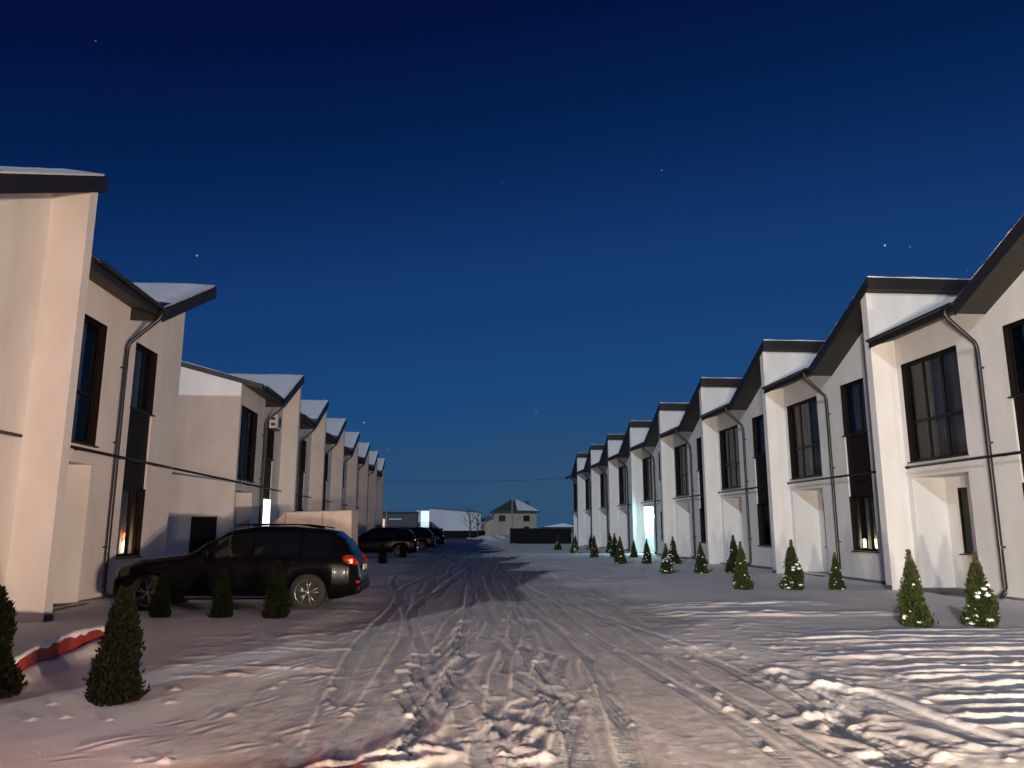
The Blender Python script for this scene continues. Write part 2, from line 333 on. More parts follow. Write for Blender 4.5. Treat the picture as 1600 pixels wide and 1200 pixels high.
    t.links.new(mu.outputs[0], mx.inputs[0]); t.links.new(mx.outputs[2], b.inputs['Base Color'])
    n2 = t.nodes.new('ShaderNodeTexNoise'); n2.inputs['Scale'].default_value = 34; n2.inputs['Detail'].default_value = 9; n2.inputs['Roughness'].default_value = 0.68; t.links.new(tcn.outputs['Object'], n2.inputs['Vector'])
    bp = t.nodes.new('ShaderNodeBump'); bp.inputs['Strength'].default_value = 0.42; bp.inputs['Distance'].default_value = 0.02
    t.links.new(n2.outputs[0], bp.inputs['Height']); t.links.new(bp.outputs[0], b.inputs['Normal'])
    me.materials.append(m); o = bpy.data.objects.new('snow_ground', me); COL.objects.link(o)
    tag(o, 'snow covered street and front yards marked by tyre tracks', kind='structure')
build_ground()

# ---------------------------------------------------------------- terraced houses
P = 7.5; EV = -0.75; DEP = 9.0; FIN = -0.72
zT = lambda u: 8.78 - 0.4615 * (u + 0.2)
SW = 0.268
zW = lambda v: (6.98 + SW * (v - EV)) if v <= 4.5 else (6.98 + SW * (4.5 - EV) - SW * (v - 4.5))
UT = 3.72
def window(root, u0, u1, z0, z1, cols, rows, v=0.12, name='window', curtain=True, seed=0, lining=True, cstart=0.06, glass=None):
    fw = 0.075
    m = MB(); m.box(v, v + 0.07, u0, u1, z0, z0 + fw).box(v, v + 0.07, u0, u1, z1 - fw, z1).box(v, v + 0.07, u0, u0 + fw, z0 + fw, z1 - fw).box(v, v + 0.07, u1 - fw, u1, z0 + fw, z1 - fw)
    w = m.build(name, FRAME, root)
    if lining:
        m = MB(); e = 0.012
        m.box(-0.004, v, u0, u0 + e, z0, z1).box(-0.004, v, u1 - e, u1, z0, z1).box(-0.004, v, u0 + e, u1 - e, z1 - e, z1)
        m.build('reveal_lining', BROWN, w)
        MB().box(-0.07, v, u0 - 0.03, u1 + 0.03, z0 - 0.035, z0 - 0.002).build('sill', DARK, w)
    us = [u0 + fw] + [u0 + (u1 - u0) * c for c in cols] + [u1 - fw]; zs = [z0 + fw] + [z0 + (z1 - z0) * r for r in rows] + [z1 - fw]
    for i in range(1, len(us) - 1): MB().box(v + 0.004, v + 0.066, us[i] - 0.035, us[i] + 0.035, z0 + fw, z1 - fw).build('mullion', FRAME, w)
    for j in range(1, len(zs) - 1): MB().box(v + 0.008, v + 0.062, u0 + fw, u1 - fw, zs[j] - 0.035, zs[j] + 0.035).build('transom', FRAME, w)
    for i in range(len(us) - 1):
        for j in range(len(zs) - 1):
            a, b, c, d = us[i], us[i + 1], zs[j], zs[j + 1]
            MB().add([(v + 0.03, a, c), (v + 0.03, b, c), (v + 0.03, b, d), (v + 0.03, a, d)], [(0, 3, 2, 1)]).build('pane', glass or GLASS, w)
    if curtain:
        n = 60; rr = random.Random(seed); vs = []; fs = []; ph = rr.random() * 6
        a, b = u0 + (u1 - u0) * cstart, u1 - 0.1 - (u1 - u0) * 0.08
        for k in range(n + 1):
            uu = a + (b - a) * k / n; off = v + 0.24 + 0.045 * math.sin(k * 0.85 + ph) + 0.03 * math.sin(k * 0.31 + 2 * ph)
            vs += [(off, uu, z0 + 0.02), (off - 0.01, uu, z1 - 0.02)]
        for k in range(n): fs.append((2 * k, 2 * k + 1, 2 * k + 3, 2 * k + 2))
        MB().add(vs, fs).build('curtain', CURTAIN, w, smooth=True)
    return w
def snow_slab(name, pts_uv, zf, th, parent, seed, jag=0.03):
    # snow lying on a roof plane: v0,v1,u0,u1 grid with uneven edge and thickness
    v0, v1, u0, u1 = pts_uv; nv, nu = 30, 24; rr = np.random.default_rng(seed); vs = []; fs = []
    ju = rr.uniform(0, jag, (2, nv + 1)); jv = rr.uniform(0, jag, (2, nu + 1))
    for i in range(nv + 1):
        for j in range(nu + 1):
            a, b = i / nv, j / nu
            v = v0 + jv[0, j] + (v1 - jv[1, j] - v0 - jv[0, j]) * a; u = u0 + ju[0, i] + (u1 - ju[1, i] - u0 - ju[0, i]) * b
            edge = min(i, nv - i, j, nu - j); t = th * (0.35 if edge == 0 else 1.0 if edge > 1 else 0.85) * (1 + rr.uniform(-0.15, 0.15))
            vs.append((v, u, zf(u, v) + t))
    n = len(vs); row = nu + 1
    for i in range(nv):
        for j in range(nu): fs.append((i * row + j, (i + 1) * row + j, (i + 1) * row + j + 1, i * row + j + 1))
    rim = [i * row for i in range(nv + 1)] + [nv * row + j for j in range(1, nu + 1)] + [i * row + nu for i in range(nv - 1, -1, -1)] + [j for j in range(nu - 1, 0, -1)]
    for q in rim: v, u, z = vs[q]; vs.append((v, u, zf(u, v) - 0.01))
    for k in range(len(rim)): fs.append((rim[k], rim[(k + 1) % len(rim)], n + (k + 1) % len(rim), n + k))
    return MB().add(vs, fs).build(name, ROOFSNOW, parent, smooth=True)
def make_house():
    root = empty('townhouse')
    S0, S1, SZ0, SZ1 = 1.80, 3.22, 0.95, 6.24                    # tall window strip
    B0, B1, BZ0, BZ1 = 4.88, 7.28, 3.44, 6.20                    # big upper window
    N0, N1, NZ = 4.95, 7.30, 3.02; ND = 0.95                      # porch niche
    w = MB()
    tt = lambda u: zT(u) - 0.1
    w.slab_u(0, 0.3, 0.3, S0, 0, tt(0.3), tt(S0))
    w.box(0, 0.3, S0, S1, 0, SZ0).slab_u(0, 0.3, S0, S1, SZ1, tt(S0), tt(S1))
    w.slab_u(0, 0.3, S1, UT, 0, tt(S1), tt(UT))
    top = zW(0) - 0.06
    w.box(0, 0.3, UT, B0, 0, top)
    w.box(0, 0.3, B0, N0, 0, BZ0)
    w.box(0, 0.3, N0, B1, NZ, BZ0).box(0, 0.3, B0, B1, BZ1, top)
    w.box(0, 0.3, B1, N1, NZ, top).box(0, 0.3, N1, P - 0.006, 0, top)
    w.build('front_wall', STUCCO, root)
    MB().slab_u(FIN, DEP, 0, 0.3, 0, tt(0.0), tt(0.3)).build('side_wall', STUCCO, root)
    m = MB(); m.prism_y([(0.3, 0), (DEP, 0), (DEP, zW(DEP) - 0.08), (4.5, zW(4.5) - 0.08), (0.3, zW(0.3) - 0.08)], N1, P - 0.006); m.build('end_wall', STUCCO, root)
    m = MB(); m.prism_y([(0.0, 6.7), (DEP, 6.7), (DEP, zW(DEP) - 0.08), (4.5, zW(4.5) - 0.08), (0.0, zW(0.0) - 0.08)], UT + 0.01, UT + 0.16); m.build('gable_upstand', STUCCO, root)
    m = MB().slab_u(DEP - 0.3, DEP, 0.3, UT, 0, tt(0.3), tt(UT)); m.box(DEP - 0.3, DEP, UT, N1, 0, zW(DEP) - 0.08); m.build('rear_wall', STUCCO, root)
    # niche
    n = MB(); W0, W1, WZ0, WZ1 = 6.42, 6.92, 0.98, 2.72
    n.box(ND, ND + 0.2, N0, W0, 0, NZ).box(ND, ND + 0.2, W1, N1, 0, NZ).box(ND, ND + 0.2, W0, W1, 0, WZ0).box(ND, ND + 0.2, W0, W1, WZ1, NZ)
    n.box(0.3, ND + 0.2, N0 - 0.2, N0, 0, NZ).box(0.3, ND + 0.2, N0 - 0.2, N1, NZ, NZ + 0.2)
    n.build('porch_niche', STUCCO, root)
    d = MB().box(ND - 0.03, ND - 0.003, N0 + 0.12, N0 + 1.12, 0.12, 2.25).build('door', BROWN, root)
    MB().box(ND - 0.075, ND - 0.032, N0 + 1.0, N0 + 1.03, 1.0, 1.3).build('handle', PIPE, d)
    nw = MB(); nw.box(ND + 0.08, ND + 0.14, W0, W1, WZ0, WZ0 + 0.05).box(ND + 0.08, ND + 0.14, W0, W1, WZ1 - 0.05, WZ1).box(ND + 0.08, ND + 0.14, W0, W0 + 0.05, WZ0 + 0.05, WZ1 - 0.05).box(ND + 0.08, ND + 0.14, W1 - 0.05, W1, WZ0 + 0.05, WZ1 - 0.05)
    nw = nw.build('window', FRAME, root)
    MB().add([(ND + 0.1, W0 + 0.05, WZ0), (ND + 0.1, W1 - 0.05, WZ0), (ND + 0.1, W1 - 0.05, WZ1), (ND + 0.1, W0 + 0.05, WZ1)], [(0, 3, 2, 1)]).build('pane', GLASS, nw)
    MB().box(ND - 0.05, ND + 0.06, W0 - 0.03, W1 + 0.03, WZ0 - 0.035, WZ0 - 0.002).build('sill', DARK, nw)
    # plinth and step
    p = MB(); p.box(-0.03, -0.004, 0.3, N0, -0.1, 0.12).box(FIN - 0.03, FIN - 0.004, -0.0, 0.3, -0.1, 0.12); p.build('plinth', PLINTH, root)
    MB().box(-0.25, ND - 0.004, N0 + 0.004, N1 - 0.004, -0.1, 0.07).build('porch_step', PLINTH, root)
    # windows
    window(root, B0, B1, BZ0, BZ1, (0.36, 0.68), (0.40,), seed=1)
    window(root, S0, S1, 4.58, SZ1, (0.36,), (), seed=2, cstart=0.1)
    window(root, S0, S1, SZ0, 2.64, (0.36,), (), seed=3, cstart=0.1)
    MB().box(0.05, 0.14, S0, S1, 2.645, 4.575).build('cladding_panel', BROWN, root)
    # roofs
    zt = lambda u, v: zT(u); zw = lambda u, v: zW(v)
    u0, u1 = -0.22, UT; th = 0.30
    r = MB().hexa([(EV, u0, zT(u0) - th), (DEP + .75, u0, zT(u0) - th), (DEP + .75, u1, zT(u1) - th), (EV, u1, zT(u1) - th)], [(EV, u0, zT(u0)), (DEP + .75, u0, zT(u0)), (DEP + .75, u1, zT(u1)), (EV, u1, zT(u1))]).build('roof', ROOF, root)
    snow_slab('roof_snow', (EV + 0.0, DEP + .7, u0 + 0.0, u1 - 0.01), zt, 0.12, r, 3, 0.02)
    MB().hexa([(EV + 0.03, u0 + 0.03, zT(u0) - th - 0.017), (-0.004, u0 + 0.03, zT(u0) - th - 0.017), (-0.004, u1 - 0.01, zT(u1) - th - 0.004), (EV + 0.03, u1 - 0.01, zT(u1) - th - 0.004)],
              [(EV + 0.03, u0 + 0.03, zT(u0) - th - 0.013), (-0.004, u0 + 0.03, zT(u0) - th - 0.013), (-0.004, u1 - 0.01, zT(u1) - th - 0.002), (EV + 0.03, u1 - 0.01, zT(u1) - th - 0.002)]).build('soffit', SOFFIT, r)
    # street-side bargeboard and end fascia
    m = MB(); y0 = u0 - 0.02
    m.hexa([(EV - 0.025, y0, zT(y0) - th - 0.05), (EV - 0.002, y0, zT(y0) - th - 0.05), (EV - 0.002, u1, zT(u1) - th - 0.05), (EV - 0.025, u1, zT(u1) - th - 0.05)], [(EV - 0.025, y0, zT(y0) - 0.01), (EV - 0.002, y0, zT(y0) - 0.01), (EV - 0.002, u1, zT(u1) - 0.01), (EV - 0.025, u1, zT(u1) - 0.01)])
    m.box(EV, DEP + .75, u0 - 0.03, u0 - 0.003, zT(u0) - th - 0.06, zT(u0) - 0.01); m.build('fascia', DARK, r)
    t2 = 0.2
    r2 = MB().prism_y([(EV, zW(EV) - t2), (4.5, zW(4.5) - t2), (DEP + .75, zW(DEP + .75) - t2), (DEP + .75, zW(DEP + .75)), (4.5, zW(4.5)), (EV, zW(EV))], UT + 0.004, P - 0.004).build('roof', ROOF, root)
    snow_slab('roof_snow', (EV + 0.02, DEP + .7, UT + 0.02, P - 0.01), zw, 0.06, r2, 4)
    MB().hexa([(EV + 0.02, UT + .02, zW(EV) - t2 - 0.012), (-0.004, UT + .02, zW(0) - t2 - 0.012), (-0.004, P - 0.01, zW(0) - t2 - 0.012), (EV + 0.02, P - 0.01, zW(EV) - t2 - 0.012)],
              [(EV + 0.02, UT + .02, zW(EV) - t2 - 0.003), (-0.004, UT + .02, zW(0) - t2 - 0.003), (-0.004, P - 0.01, zW(0) - t2 - 0.003), (EV + 0.02, P - 0.01, zW(EV) - t2 - 0.003)]).build('soffit', SOFFIT, r2)
    MB().box(EV - 0.022, EV - 0.002, UT + 0.004, P - 0.02, zW(EV) - t2 - 0.06, zW(EV) - 0.03).build('fascia', DARK, r2)
    # gutter: half round
    g = MB(); n = 8; ga = UT - 0.05; gb = P - 0.1; gc = EV - 0.085; gz = zW(EV) - 0.05; vs = []; fs = []
    for uu in (ga, gb):
        for rad in (0.07, 0.06):
            for k in range(n + 1): a = math.pi + math.pi * k / n; vs.append((gc + rad * math.cos(a), uu, gz + rad * math.sin(a)))
    q = n + 1
    for k in range(n): fs += [(k, k + 1, 2 * q + k + 1, 2 * q + k), (q + k + 1, q + k, 3 * q + k, 3 * q + k + 1), (k, q + k, q + k + 1, k + 1), (2 * q + k, 2 * q + k + 1, 3 * q + k + 1, 3 * q + k)]
    fs += [(0, 2 * q, 3 * q, q), (n, q + n, 3 * q + n, 2 * q + n), tuple(range(0, q)), tuple(range(2 * q, 3 * q))[::-1]]
    g.add(vs, fs).build('gutter', PIPE, r2)
    # downpipe
    du = 3.98
    dp = MB().tube([(gc, du, gz - 0.04), (gc, du, gz - 0.2), (gc + 0.05, du, gz - 0.30), (-0.17, du, gz - 0.88), (-0.12, du, gz - 1.0), (-0.115, du, gz - 1.2), (-0.115, du, 0.32), (-0.13, du, 0.22), (-0.24, du, 0.12)], 0.05, 10).build('downpipe', PIPE, root, smooth=True)
    for zz in (1.2, 3.6, 5.4): MB().box(-0.06, -0.002, du - 0.02, du + 0.02, zz, zz + 0.04).tube([(-0.115, du, zz), (-0.115, du, zz + 0.04)], 0.056, 10).build('bracket', PIPE, dp)
    gp = MB().tube([(-0.20, 7.12, 3.28), (-0.20, 0.75, 3.28)], 0.033, 8).build('gas_pipe', GASPIPE, root, smooth=True)
    MB().tube([(-0.20, 7.16, 3.28), (-0.20, 7.08, 3.28)], 0.048, 8).build('cap', GASPIPE, gp)
    for uu in (1.4, 3.6, 5.8): MB().box(-0.18, -0.002, uu - 0.015, uu + 0.015, 3.262, 3.298).build('bracket', GASPIPE, gp)
    return root
proto = make_house()
XR, YR = 12.6, 20.3
houses_r = []; houses_l = []
ordn = ['nearest', 'second', 'third', 'fourth', 'fifth', 'sixth', 'seventh', 'eighth', 'farthest']
for i, k in enumerate(range(-1, 8)):
    h = proto if i == 0 else copy_tree(proto)
    h.location = (XR, YR + P * k, 0)
    lab = {0: 'white townhouse cut off by the right edge of the picture, nearest of the right row',
           1: 'white townhouse with lamp-lit curtains downstairs, second from the right edge in the right row',
           4: 'white townhouse with a glowing cyan porch in the right row',
           8: 'farthest white townhouse of the right row, by the dark fence'}.get(i, ordn[i] + ' white townhouse from the camera in the right row')
    tag(h, lab, 'house', 'terraced houses along the right of the street'); houses_r.append(h)
def vary(h, seed):
    rr = random.Random(seed)
    for w in h.children:
        for c in list(w.children):
            if c.name.startswith('curtain'):
                q = rr.random()
                if q < 0.22: bpy.data.objects.remove(c)
                else:
                    sc = rr.uniform(0.45, 1.0); ys_ = [v.co.y for v in c.data.vertices]; mid = min(ys_) if q < 0.5 else max(ys_); c.scale = (1, sc, 1); c.location = (0, mid * (1 - sc), 0)
for i_, h_ in enumerate(houses_r[2:]): vary(h_, 50 + i_)
LS = 7.3 / 7.5; XL = -8.0
ends = [14.9, 22.2] + [35.8 + 7.3 * k for k in range(7)]
for e, lab in ((7.6, 'white townhouse outside the left edge of the picture, beside the photographer'),):
    h = copy_tree(proto); h.location = (XL, e, 0); h.rotation_euler = (0, 0, math.pi); h.scale = (1, LS, 1); tag(h, lab, 'house', 'terraced houses along the left of the street')
for i, e in enumerate(ends):
    h = copy_tree(proto); h.location = (XL, e, 0); h.rotation_euler = (0, 0, math.pi); h.scale = (1, LS, 1)
    lab = {0: 'pinkish lit white townhouse cut off by the left edge of the picture',
           1: 'white townhouse behind the black car bonnet, second in the left row, before the gap',
           2: 'white townhouse with bright end wall, first after the gap in the left row',
           8: 'farthest white townhouse of the left row, by the dark parked cars'}.get(i, ordn[i] + ' white townhouse from the camera in the left row')
    tag(h, lab, 'house', 'terraced houses along the left of the street'); houses_l.append(h)
    if i > 1: vary(h, 80 + i)

for c_ in list(houses_l[1].children):
    if c_.name.startswith('side_wall'): bpy.data.objects.remove(c_)
MB().slab_u(0, DEP, 0, 0.3, 0, zT(0.0) - 0.1, zT(0.3) - 0.1).build('side_wall', STUCCO, houses_l[1])
# glowing shapes added for the bright spots in panes, parts of their houses
GLOWWARM = mat('glow_warm', (0.9, 0.8, 0.6), 0.5, emit=(1.0, 0.86, 0.62), estr=5.0)
GLOWRED = mat('glow_red', (0.8, 0.2, 0.1), 0.5, emit=(1.0, 0.22, 0.10), estr=3.0)
LITBLIND = mat('lit_blind', (0.8, 0.8, 0.8), 0.8, emit=(0.93, 0.98, 1.0), estr=1.6)
h1 = houses_r[1]
for uu in (2.35, 2.95):
    MB().lathe([(0.0, 0), (0.05, 0), (0.035, 0.10), (0.04, 0.12), (0.045, 0.24), (0.0, 0.26)], (0.235, uu, 1.06), n=10).build('window_glow', GLOWWARM, h1, smooth=True)
h1 = houses_l[1]
MB().lathe([(0.0, 0), (0.05, 0), (0.03, 0.10), (0.05, 0.20), (0.0, 0.3)], (0.235, 2.25, 1.06), n=10).build('window_glow', GLOWWARM, h1, smooth=True)
MB().lathe([(0.0, 0), (0.05, 0), (0.045, 0.12), (0.0, 0.16)], (0.235, 2.22, 1.38), n=10).build('window_glow', GLOWRED, h1, smooth=True)
h2 = houses_l[2]
MB().box(-0.05, -0.004, 1.95, 3.05, 0.9, 2.85).build('lit_door', LITBLIND, h2)
d = MB().box(8.0 - 8.0 + 0.55, 1.45, P - 0.001, P + 0.03, 0.0, 2.05).build('utility_door', FRAME, h2)
MB().box(1.36, 1.39, P + 0.032, P + 0.07, 1.0, 1.14).build('handle', PIPE, d)

# gas pipe that bridges the gap between the two left blocks
gp = MB().tube([(XL + 0.2, 21.7, 3.28), (XL + 0.2, 28.0, 3.28), (XL + 0.2, 28.42, 3.28)], 0.033, 8).build('gas_pipe', GASPIPE, None, smooth=True)
tag(gp, 'thin dark gas pipe bridging the gap between the two left blocks', 'pipe')
MB().tube([(XL + 0.2, 28.42, 3.25), (XL + 0.2, 28.42, 3.56), (XL + 0.2, 28.75, 3.56)], 0.033, 8).build('riser', GASPIPE, gp, smooth=True)

# air conditioner on the wall of the first house after the gap
ACW = mat('ac_casing', (0.72, 0.72, 0.70), 0.5, var=0.05); ACD = mat('ac_grille', (0.04, 0.04, 0.045), 0.5)
ac = empty('air_conditioner', (XL, 32.9, 5.8)); tag(ac, 'white air conditioner box high on the left row wall, beside a downpipe', 'air conditioner')
MB().box(0.12, 0.46, -0.42, 0.42, 0.02, 0.62).build('casing', ACW, ac, bevel=0.015)
MB().lathe([(0.0, 0.03), (0.05, 0.03), (0.06, 0.012), (0.20, 0.012), (0.24, 0.0)], (0.46, 0.08, 0.32), axis='x', n=20).build('fan_grille', ACD, ac)
MB().box(0.2, 0.38, -0.424, -0.421, 0.12, 0.24).box(0.2, 0.38, -0.424, -0.421, 0.36, 0.48).build('side_vent', ACD, ac)
for yy in (-0.3, 0.3): MB().box(0.0, 0.44, yy - 0.02, yy + 0.02, -0.03, 0.018).build('bracket', PIPE, ac)

# ---------------------------------------------------------------- porch lamp with cyan light
LAMPCY = mat('lamp_cyan', (0.8, 0.95, 1.0), 0.4, emit=(0.55, 0.93, 1.0), estr=30.0)
pl = empty('porch_lamp', (13.05, 50.28, 2.35)); tag(pl, 'small cyan lamp lit in a porch of the right row', 'lamp')
MB().box(-0.06, 0.06, -0.05, 0.0, -0.1, 0.1).build('wall_plate', DARK, pl)
MB().lathe([(0.0, -0.09), (0.05, -0.09), (0.06, 0.09), (0.0, 0.09)], (0, -0.11, 0), n=12).build('lamp_glass', LAMPCY, pl, smooth=True)
ld = bpy.data.lights.new('porch_light', 'POINT'); ld.energy = 380; ld.color = (0.45, 0.92, 1.0); ld.shadow_soft_size = 0.07
lo = bpy.data.objects.new('porch_light', ld); COL.objects.link(lo); lo.parent = pl; lo.location = (0.0, -0.32, 0.0)

# ---------------------------------------------------------------- thuja shrubs
BARK = mat('bark', (0.06, 0.045, 0.03), 0.9)
THUJA = mat('thuja_leaf', (0.040, 0.054, 0.014), 0.85, col2=(0.016, 0.026, 0.008), scale=9, spec=0.15)
THUJAB = mat('thuja_bare_twig', (0.10, 0.075, 0.045), 0.8, col2=(0.06, 0.05, 0.03), scale=9, spec=0.15)
def make_thuja(seed, H, rad, snow, pw=1.0):
    rr = random.Random(seed); root = empty('thuja_shrub')
    MB().tube([(0, 0, -0.08), (0.01, 0.0, H * 0.5), (0.0, 0.01, H * 0.93)], [0.025, 0.015, 0.004], 6).build('trunk', BARK, root)
    lobes = [(rr.uniform(0, 6.28), rr.uniform(0.08, 0.22), rr.randint(1, 5)) for _ in range(7)]
    def radius(t, a):
        if t < 0.08: b = 0.86 + 1.75 * t
        else: b = max(0.0, 1 - ((t - 0.08) / 0.92)) ** pw
        w = 1 + sum(q * math.sin(k * a + p0 + 9 * t) for p0, q, k in lobes) * 0.55
        return rad * b * w + 0.012
    def leaves(n, t0, t1, sc, inner):
        m = MB()
        for _ in range(n):
            t = t0 + (t1 - t0) * rr.random() ** 1.25; a = rr.uniform(0, 2 * math.pi); q = (inner + (1 - inner) * rr.random() ** 0.5) * rr.uniform(0.85, 1.1 if rr.random() < 0.8 else 1.32)
            r = radius(t, a) * q; p = Vector((r * math.cos(a), r * math.sin(a), 0.02 + t * H))
            outw = Vector((math.cos(a), math.sin(a), 0)); d = (outw * rr.uniform(0.25, 0.9) + Vector((rr.uniform(-.3, .3), rr.uniform(-.3, .3), rr.uniform(0.5, 1.1)))).normalized()
            L = sc * rr.uniform(0.025, 0.06) * (1.15 - 0.4 * t); s = d.cross(Vector((rr.uniform(-1, 1), rr.uniform(-1, 1), rr.uniform(-1, 1)))).normalized() * L * rr.uniform(0.22, 0.36)
            m.add([p - d * L * 0.3, p + d * L * 0.25 + s, p + d * L, p + d * L * 0.25 - s], [(0, 1, 2, 3)])
        return m
    m = leaves(8500, 0.0, 0.84, 1.0, 0.45); nf = len(m.f); q = leaves(700, 0.5, 1.0, 1.3, 0.0); m.add(q.v, q.f); fo = m.build('foliage', THUJA, root)
    fo.data.materials.append(THUJAB); fo.data.polygons.foreach_set('material_index', [0] * nf + [1] * (len(m.f) - nf))
    for _ in range(snow):
        t = rr.random() ** 1.4 * 0.62; a = rr.uniform(0, 6.28); r = radius(t, a) * 0.93; s = rr.uniform(0.018, 0.05); c = Vector((r * math.cos(a), r * math.sin(a), 0.05 + t * H))
        m = MB(); vs = []; nn, k2 = 7, 5
        for i in range(k2):
            th = math.pi * i / (k2 - 1)
            for k in range(nn):
                ph = 2 * math.pi * k / nn; w = rr.uniform(0.75, 1.25)
                vs.append((c.x + s * 1.2 * w * math.sin(th) * math.cos(ph), c.y + s * 1.2 * w * math.sin(th) * math.sin(ph), c.z + s * 0.6 * w * math.cos(th)))
        fs = [(i * nn + k, (i + 1) * nn + k, (i + 1) * nn + (k + 1) % nn, i * nn + (k + 1) % nn) for i in range(k2 - 1) for k in range(nn)]
        m.add(vs, fs).build('snow_clump', CLUMP, root, smooth=True)
    return root
THUJASHADE = mat('thuja_leaf_shade', (0.010, 0.012, 0.006), 0.9, col2=(0.004, 0.006, 0.003), scale=9, spec=0.05)  # shade on the left shrubs is put into this leaf colour
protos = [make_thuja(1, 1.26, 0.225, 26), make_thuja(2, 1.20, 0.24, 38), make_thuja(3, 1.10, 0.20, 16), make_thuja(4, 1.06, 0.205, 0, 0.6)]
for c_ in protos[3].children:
    if c_.name.startswith('foliage'): c_.data.materials[0] = THUJASHADE; c_.data.materials[1] = THUJASHADE
used = set()
def thuja(kind, x, y, rz, s, lab, grp):
    t = protos[kind] if kind not in used else copy_tree(protos[kind]); used.add(kind)
    t.location = (x, y, -0.02); t.rotation_euler = (0, 0, rz); t.scale = (s, s, s); tag(t, lab, 'shrub', grp)
GR = 'thuja shrubs dividing the right front yards'; GL = 'thuja shrubs dividing the left front yards'
thuja(0, 7.92, 12.94, 0.3, 1.0, 'snow dusted thuja with thin brown tip, left of the nearest right pair', GR)
thuja(1, 9.07, 12.85, 1.3, 1.02, 'snow dusted thuja with most snow clumps, right of the nearest right pair', GR)
rows = [(20.75, 'second', 1.0), (28.2, 'third', 1.0), (36.0, 'fourth', 1.0), (43.6, 'fifth', 1.0), (51.0, 'sixth', 0.95), (58.5, 'seventh', 0.95)]
for j, (yy, nm, s) in enumerate(rows):
    for i, (xx, wn_) in enumerate(((7.93, 'street side'), (9.22, 'middle'), (10.42, 'house side'))):
        thuja((i + j) % 3, xx + 0.1 * math.sin(5 * j + i), yy + 0.12 * math.cos(3 * j + 2 * i), 1.7 * i + j, s * (1 + 0.12 * math.sin(4.1 * j + 2.3 * i)), wn_ + ' thuja of the ' + nm + ' shrub row in the right yards', GR)
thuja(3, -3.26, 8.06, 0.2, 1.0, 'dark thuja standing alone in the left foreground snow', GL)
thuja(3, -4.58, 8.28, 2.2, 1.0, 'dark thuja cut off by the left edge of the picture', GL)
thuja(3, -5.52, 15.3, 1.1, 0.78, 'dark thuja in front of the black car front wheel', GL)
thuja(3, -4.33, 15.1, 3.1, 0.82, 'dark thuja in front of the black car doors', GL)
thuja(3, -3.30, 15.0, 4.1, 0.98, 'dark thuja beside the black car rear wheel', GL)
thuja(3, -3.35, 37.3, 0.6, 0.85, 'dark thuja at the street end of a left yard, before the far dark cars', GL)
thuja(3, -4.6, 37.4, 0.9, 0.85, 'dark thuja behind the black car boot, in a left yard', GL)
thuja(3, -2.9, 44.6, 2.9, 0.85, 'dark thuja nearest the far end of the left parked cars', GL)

# ---------------------------------------------------------------- cars
PAINT = mat('black_paint', (0.003, 0.003, 0.0035), 0.25, spec=0.10, coat=0.05, var=0.2, scale=6)
CARGLASS = mat('car_glass', (0.004, 0.004, 0.005), 0.06, spec=0.5)
TYRE = mat('tyre_rubber', (0.012, 0.012, 0.012), 0.85)
RIM = mat('rim_alloy', (0.35, 0.34, 0.33), 0.35, metal=0.8)
CHROME = mat('trim_metal', (0.4, 0.4, 0.4), 0.25, metal=1.0)
REDGLASS = mat('tail_glass', (0.22, 0.010, 0.006), 0.12, emit=(1.0, 0.06, 0.02), estr=0.07)
REDCORE = mat('tail_core', (0.6, 0.2, 0.1), 0.3, emit=(1.0, 0.30, 0.16), estr=1.2)
REDOFF = mat('tail_glass_unlit', (0.05, 0.006, 0.005), 0.2)
REDLIT = mat('tail_glass_lit', (0.35, 0.015, 0.008), 0.15, emit=(1.0, 0.08, 0.03), estr=12.0)
HEADGLASS = mat('headlamp_glass', (0.03, 0.03, 0.032), 0.1, spec=0.6)
HEADLIT = mat('headlamp_lit', (0.9, 0.9, 0.9), 0.2, emit=(1.0, 0.86, 0.68), estr=40.0)
WHITEPL = mat('plate_white', (0.55, 0.55, 0.52), 0.5)
def interp(tab, s):
    for (a, va), (b, vb) in zip(tab, tab[1:]):
        if s <= b:
            t = (s - a) / (b - a) if b > a else 0; t = max(0, min(1, t)); t = t * t * (3 - 2 * t) * 0.5 + t * 0.5; return va + (vb - va) * t
    return tab[-1][1]
# nose at x = -2.56, tail at x = +2.55
TOPZ = [(-2.56, 0.62), (-2.50, 0.80), (-2.38, 0.92), (-1.95, 1.04), (-1.10, 1.14), (-0.98, 1.18), (-0.55, 1.46), (-0.12, 1.67), (0.35, 1.725), (0.95, 1.72), (1.55, 1.68), (1.95, 1.62), (2.18, 1.45), (2.36, 1.16), (2.44, 1.02), (2.52, 0.80), (2.55, 0.62)]
SHLD = [(-2.56, 0.60), (-2.50, 0.74), (-2.38, 0.82), (-1.95, 0.92), (-1.10, 1.00), (0.0, 1.03), (1.2, 1.06), (2.1, 1.06), (2.36, 1.00), (2.46, 0.92), (2.52, 0.74), (2.55, 0.58)]
HALF = [(-2.56, 0.55), (-2.50, 0.72), (-2.30, 0.86), (-1.8, 0.95), (-1.0, 0.97), (1.3, 0.975), (1.9, 0.96), (2.3, 0.90), (2.48, 0.80), (2.55, 0.62)]
WX = (-1.72, 1.50); WR = 0.375
def zbot(s):
    b = 0.24 + 0.10 * max(0, (abs(s) - 2.1) / 0.45)
    for w in WX:
        d = abs(s - w)
        if d < 0.44: b = max(b, 0.30 + math.sqrt(max(0, 0.44 ** 2 - d * d)))
    return b
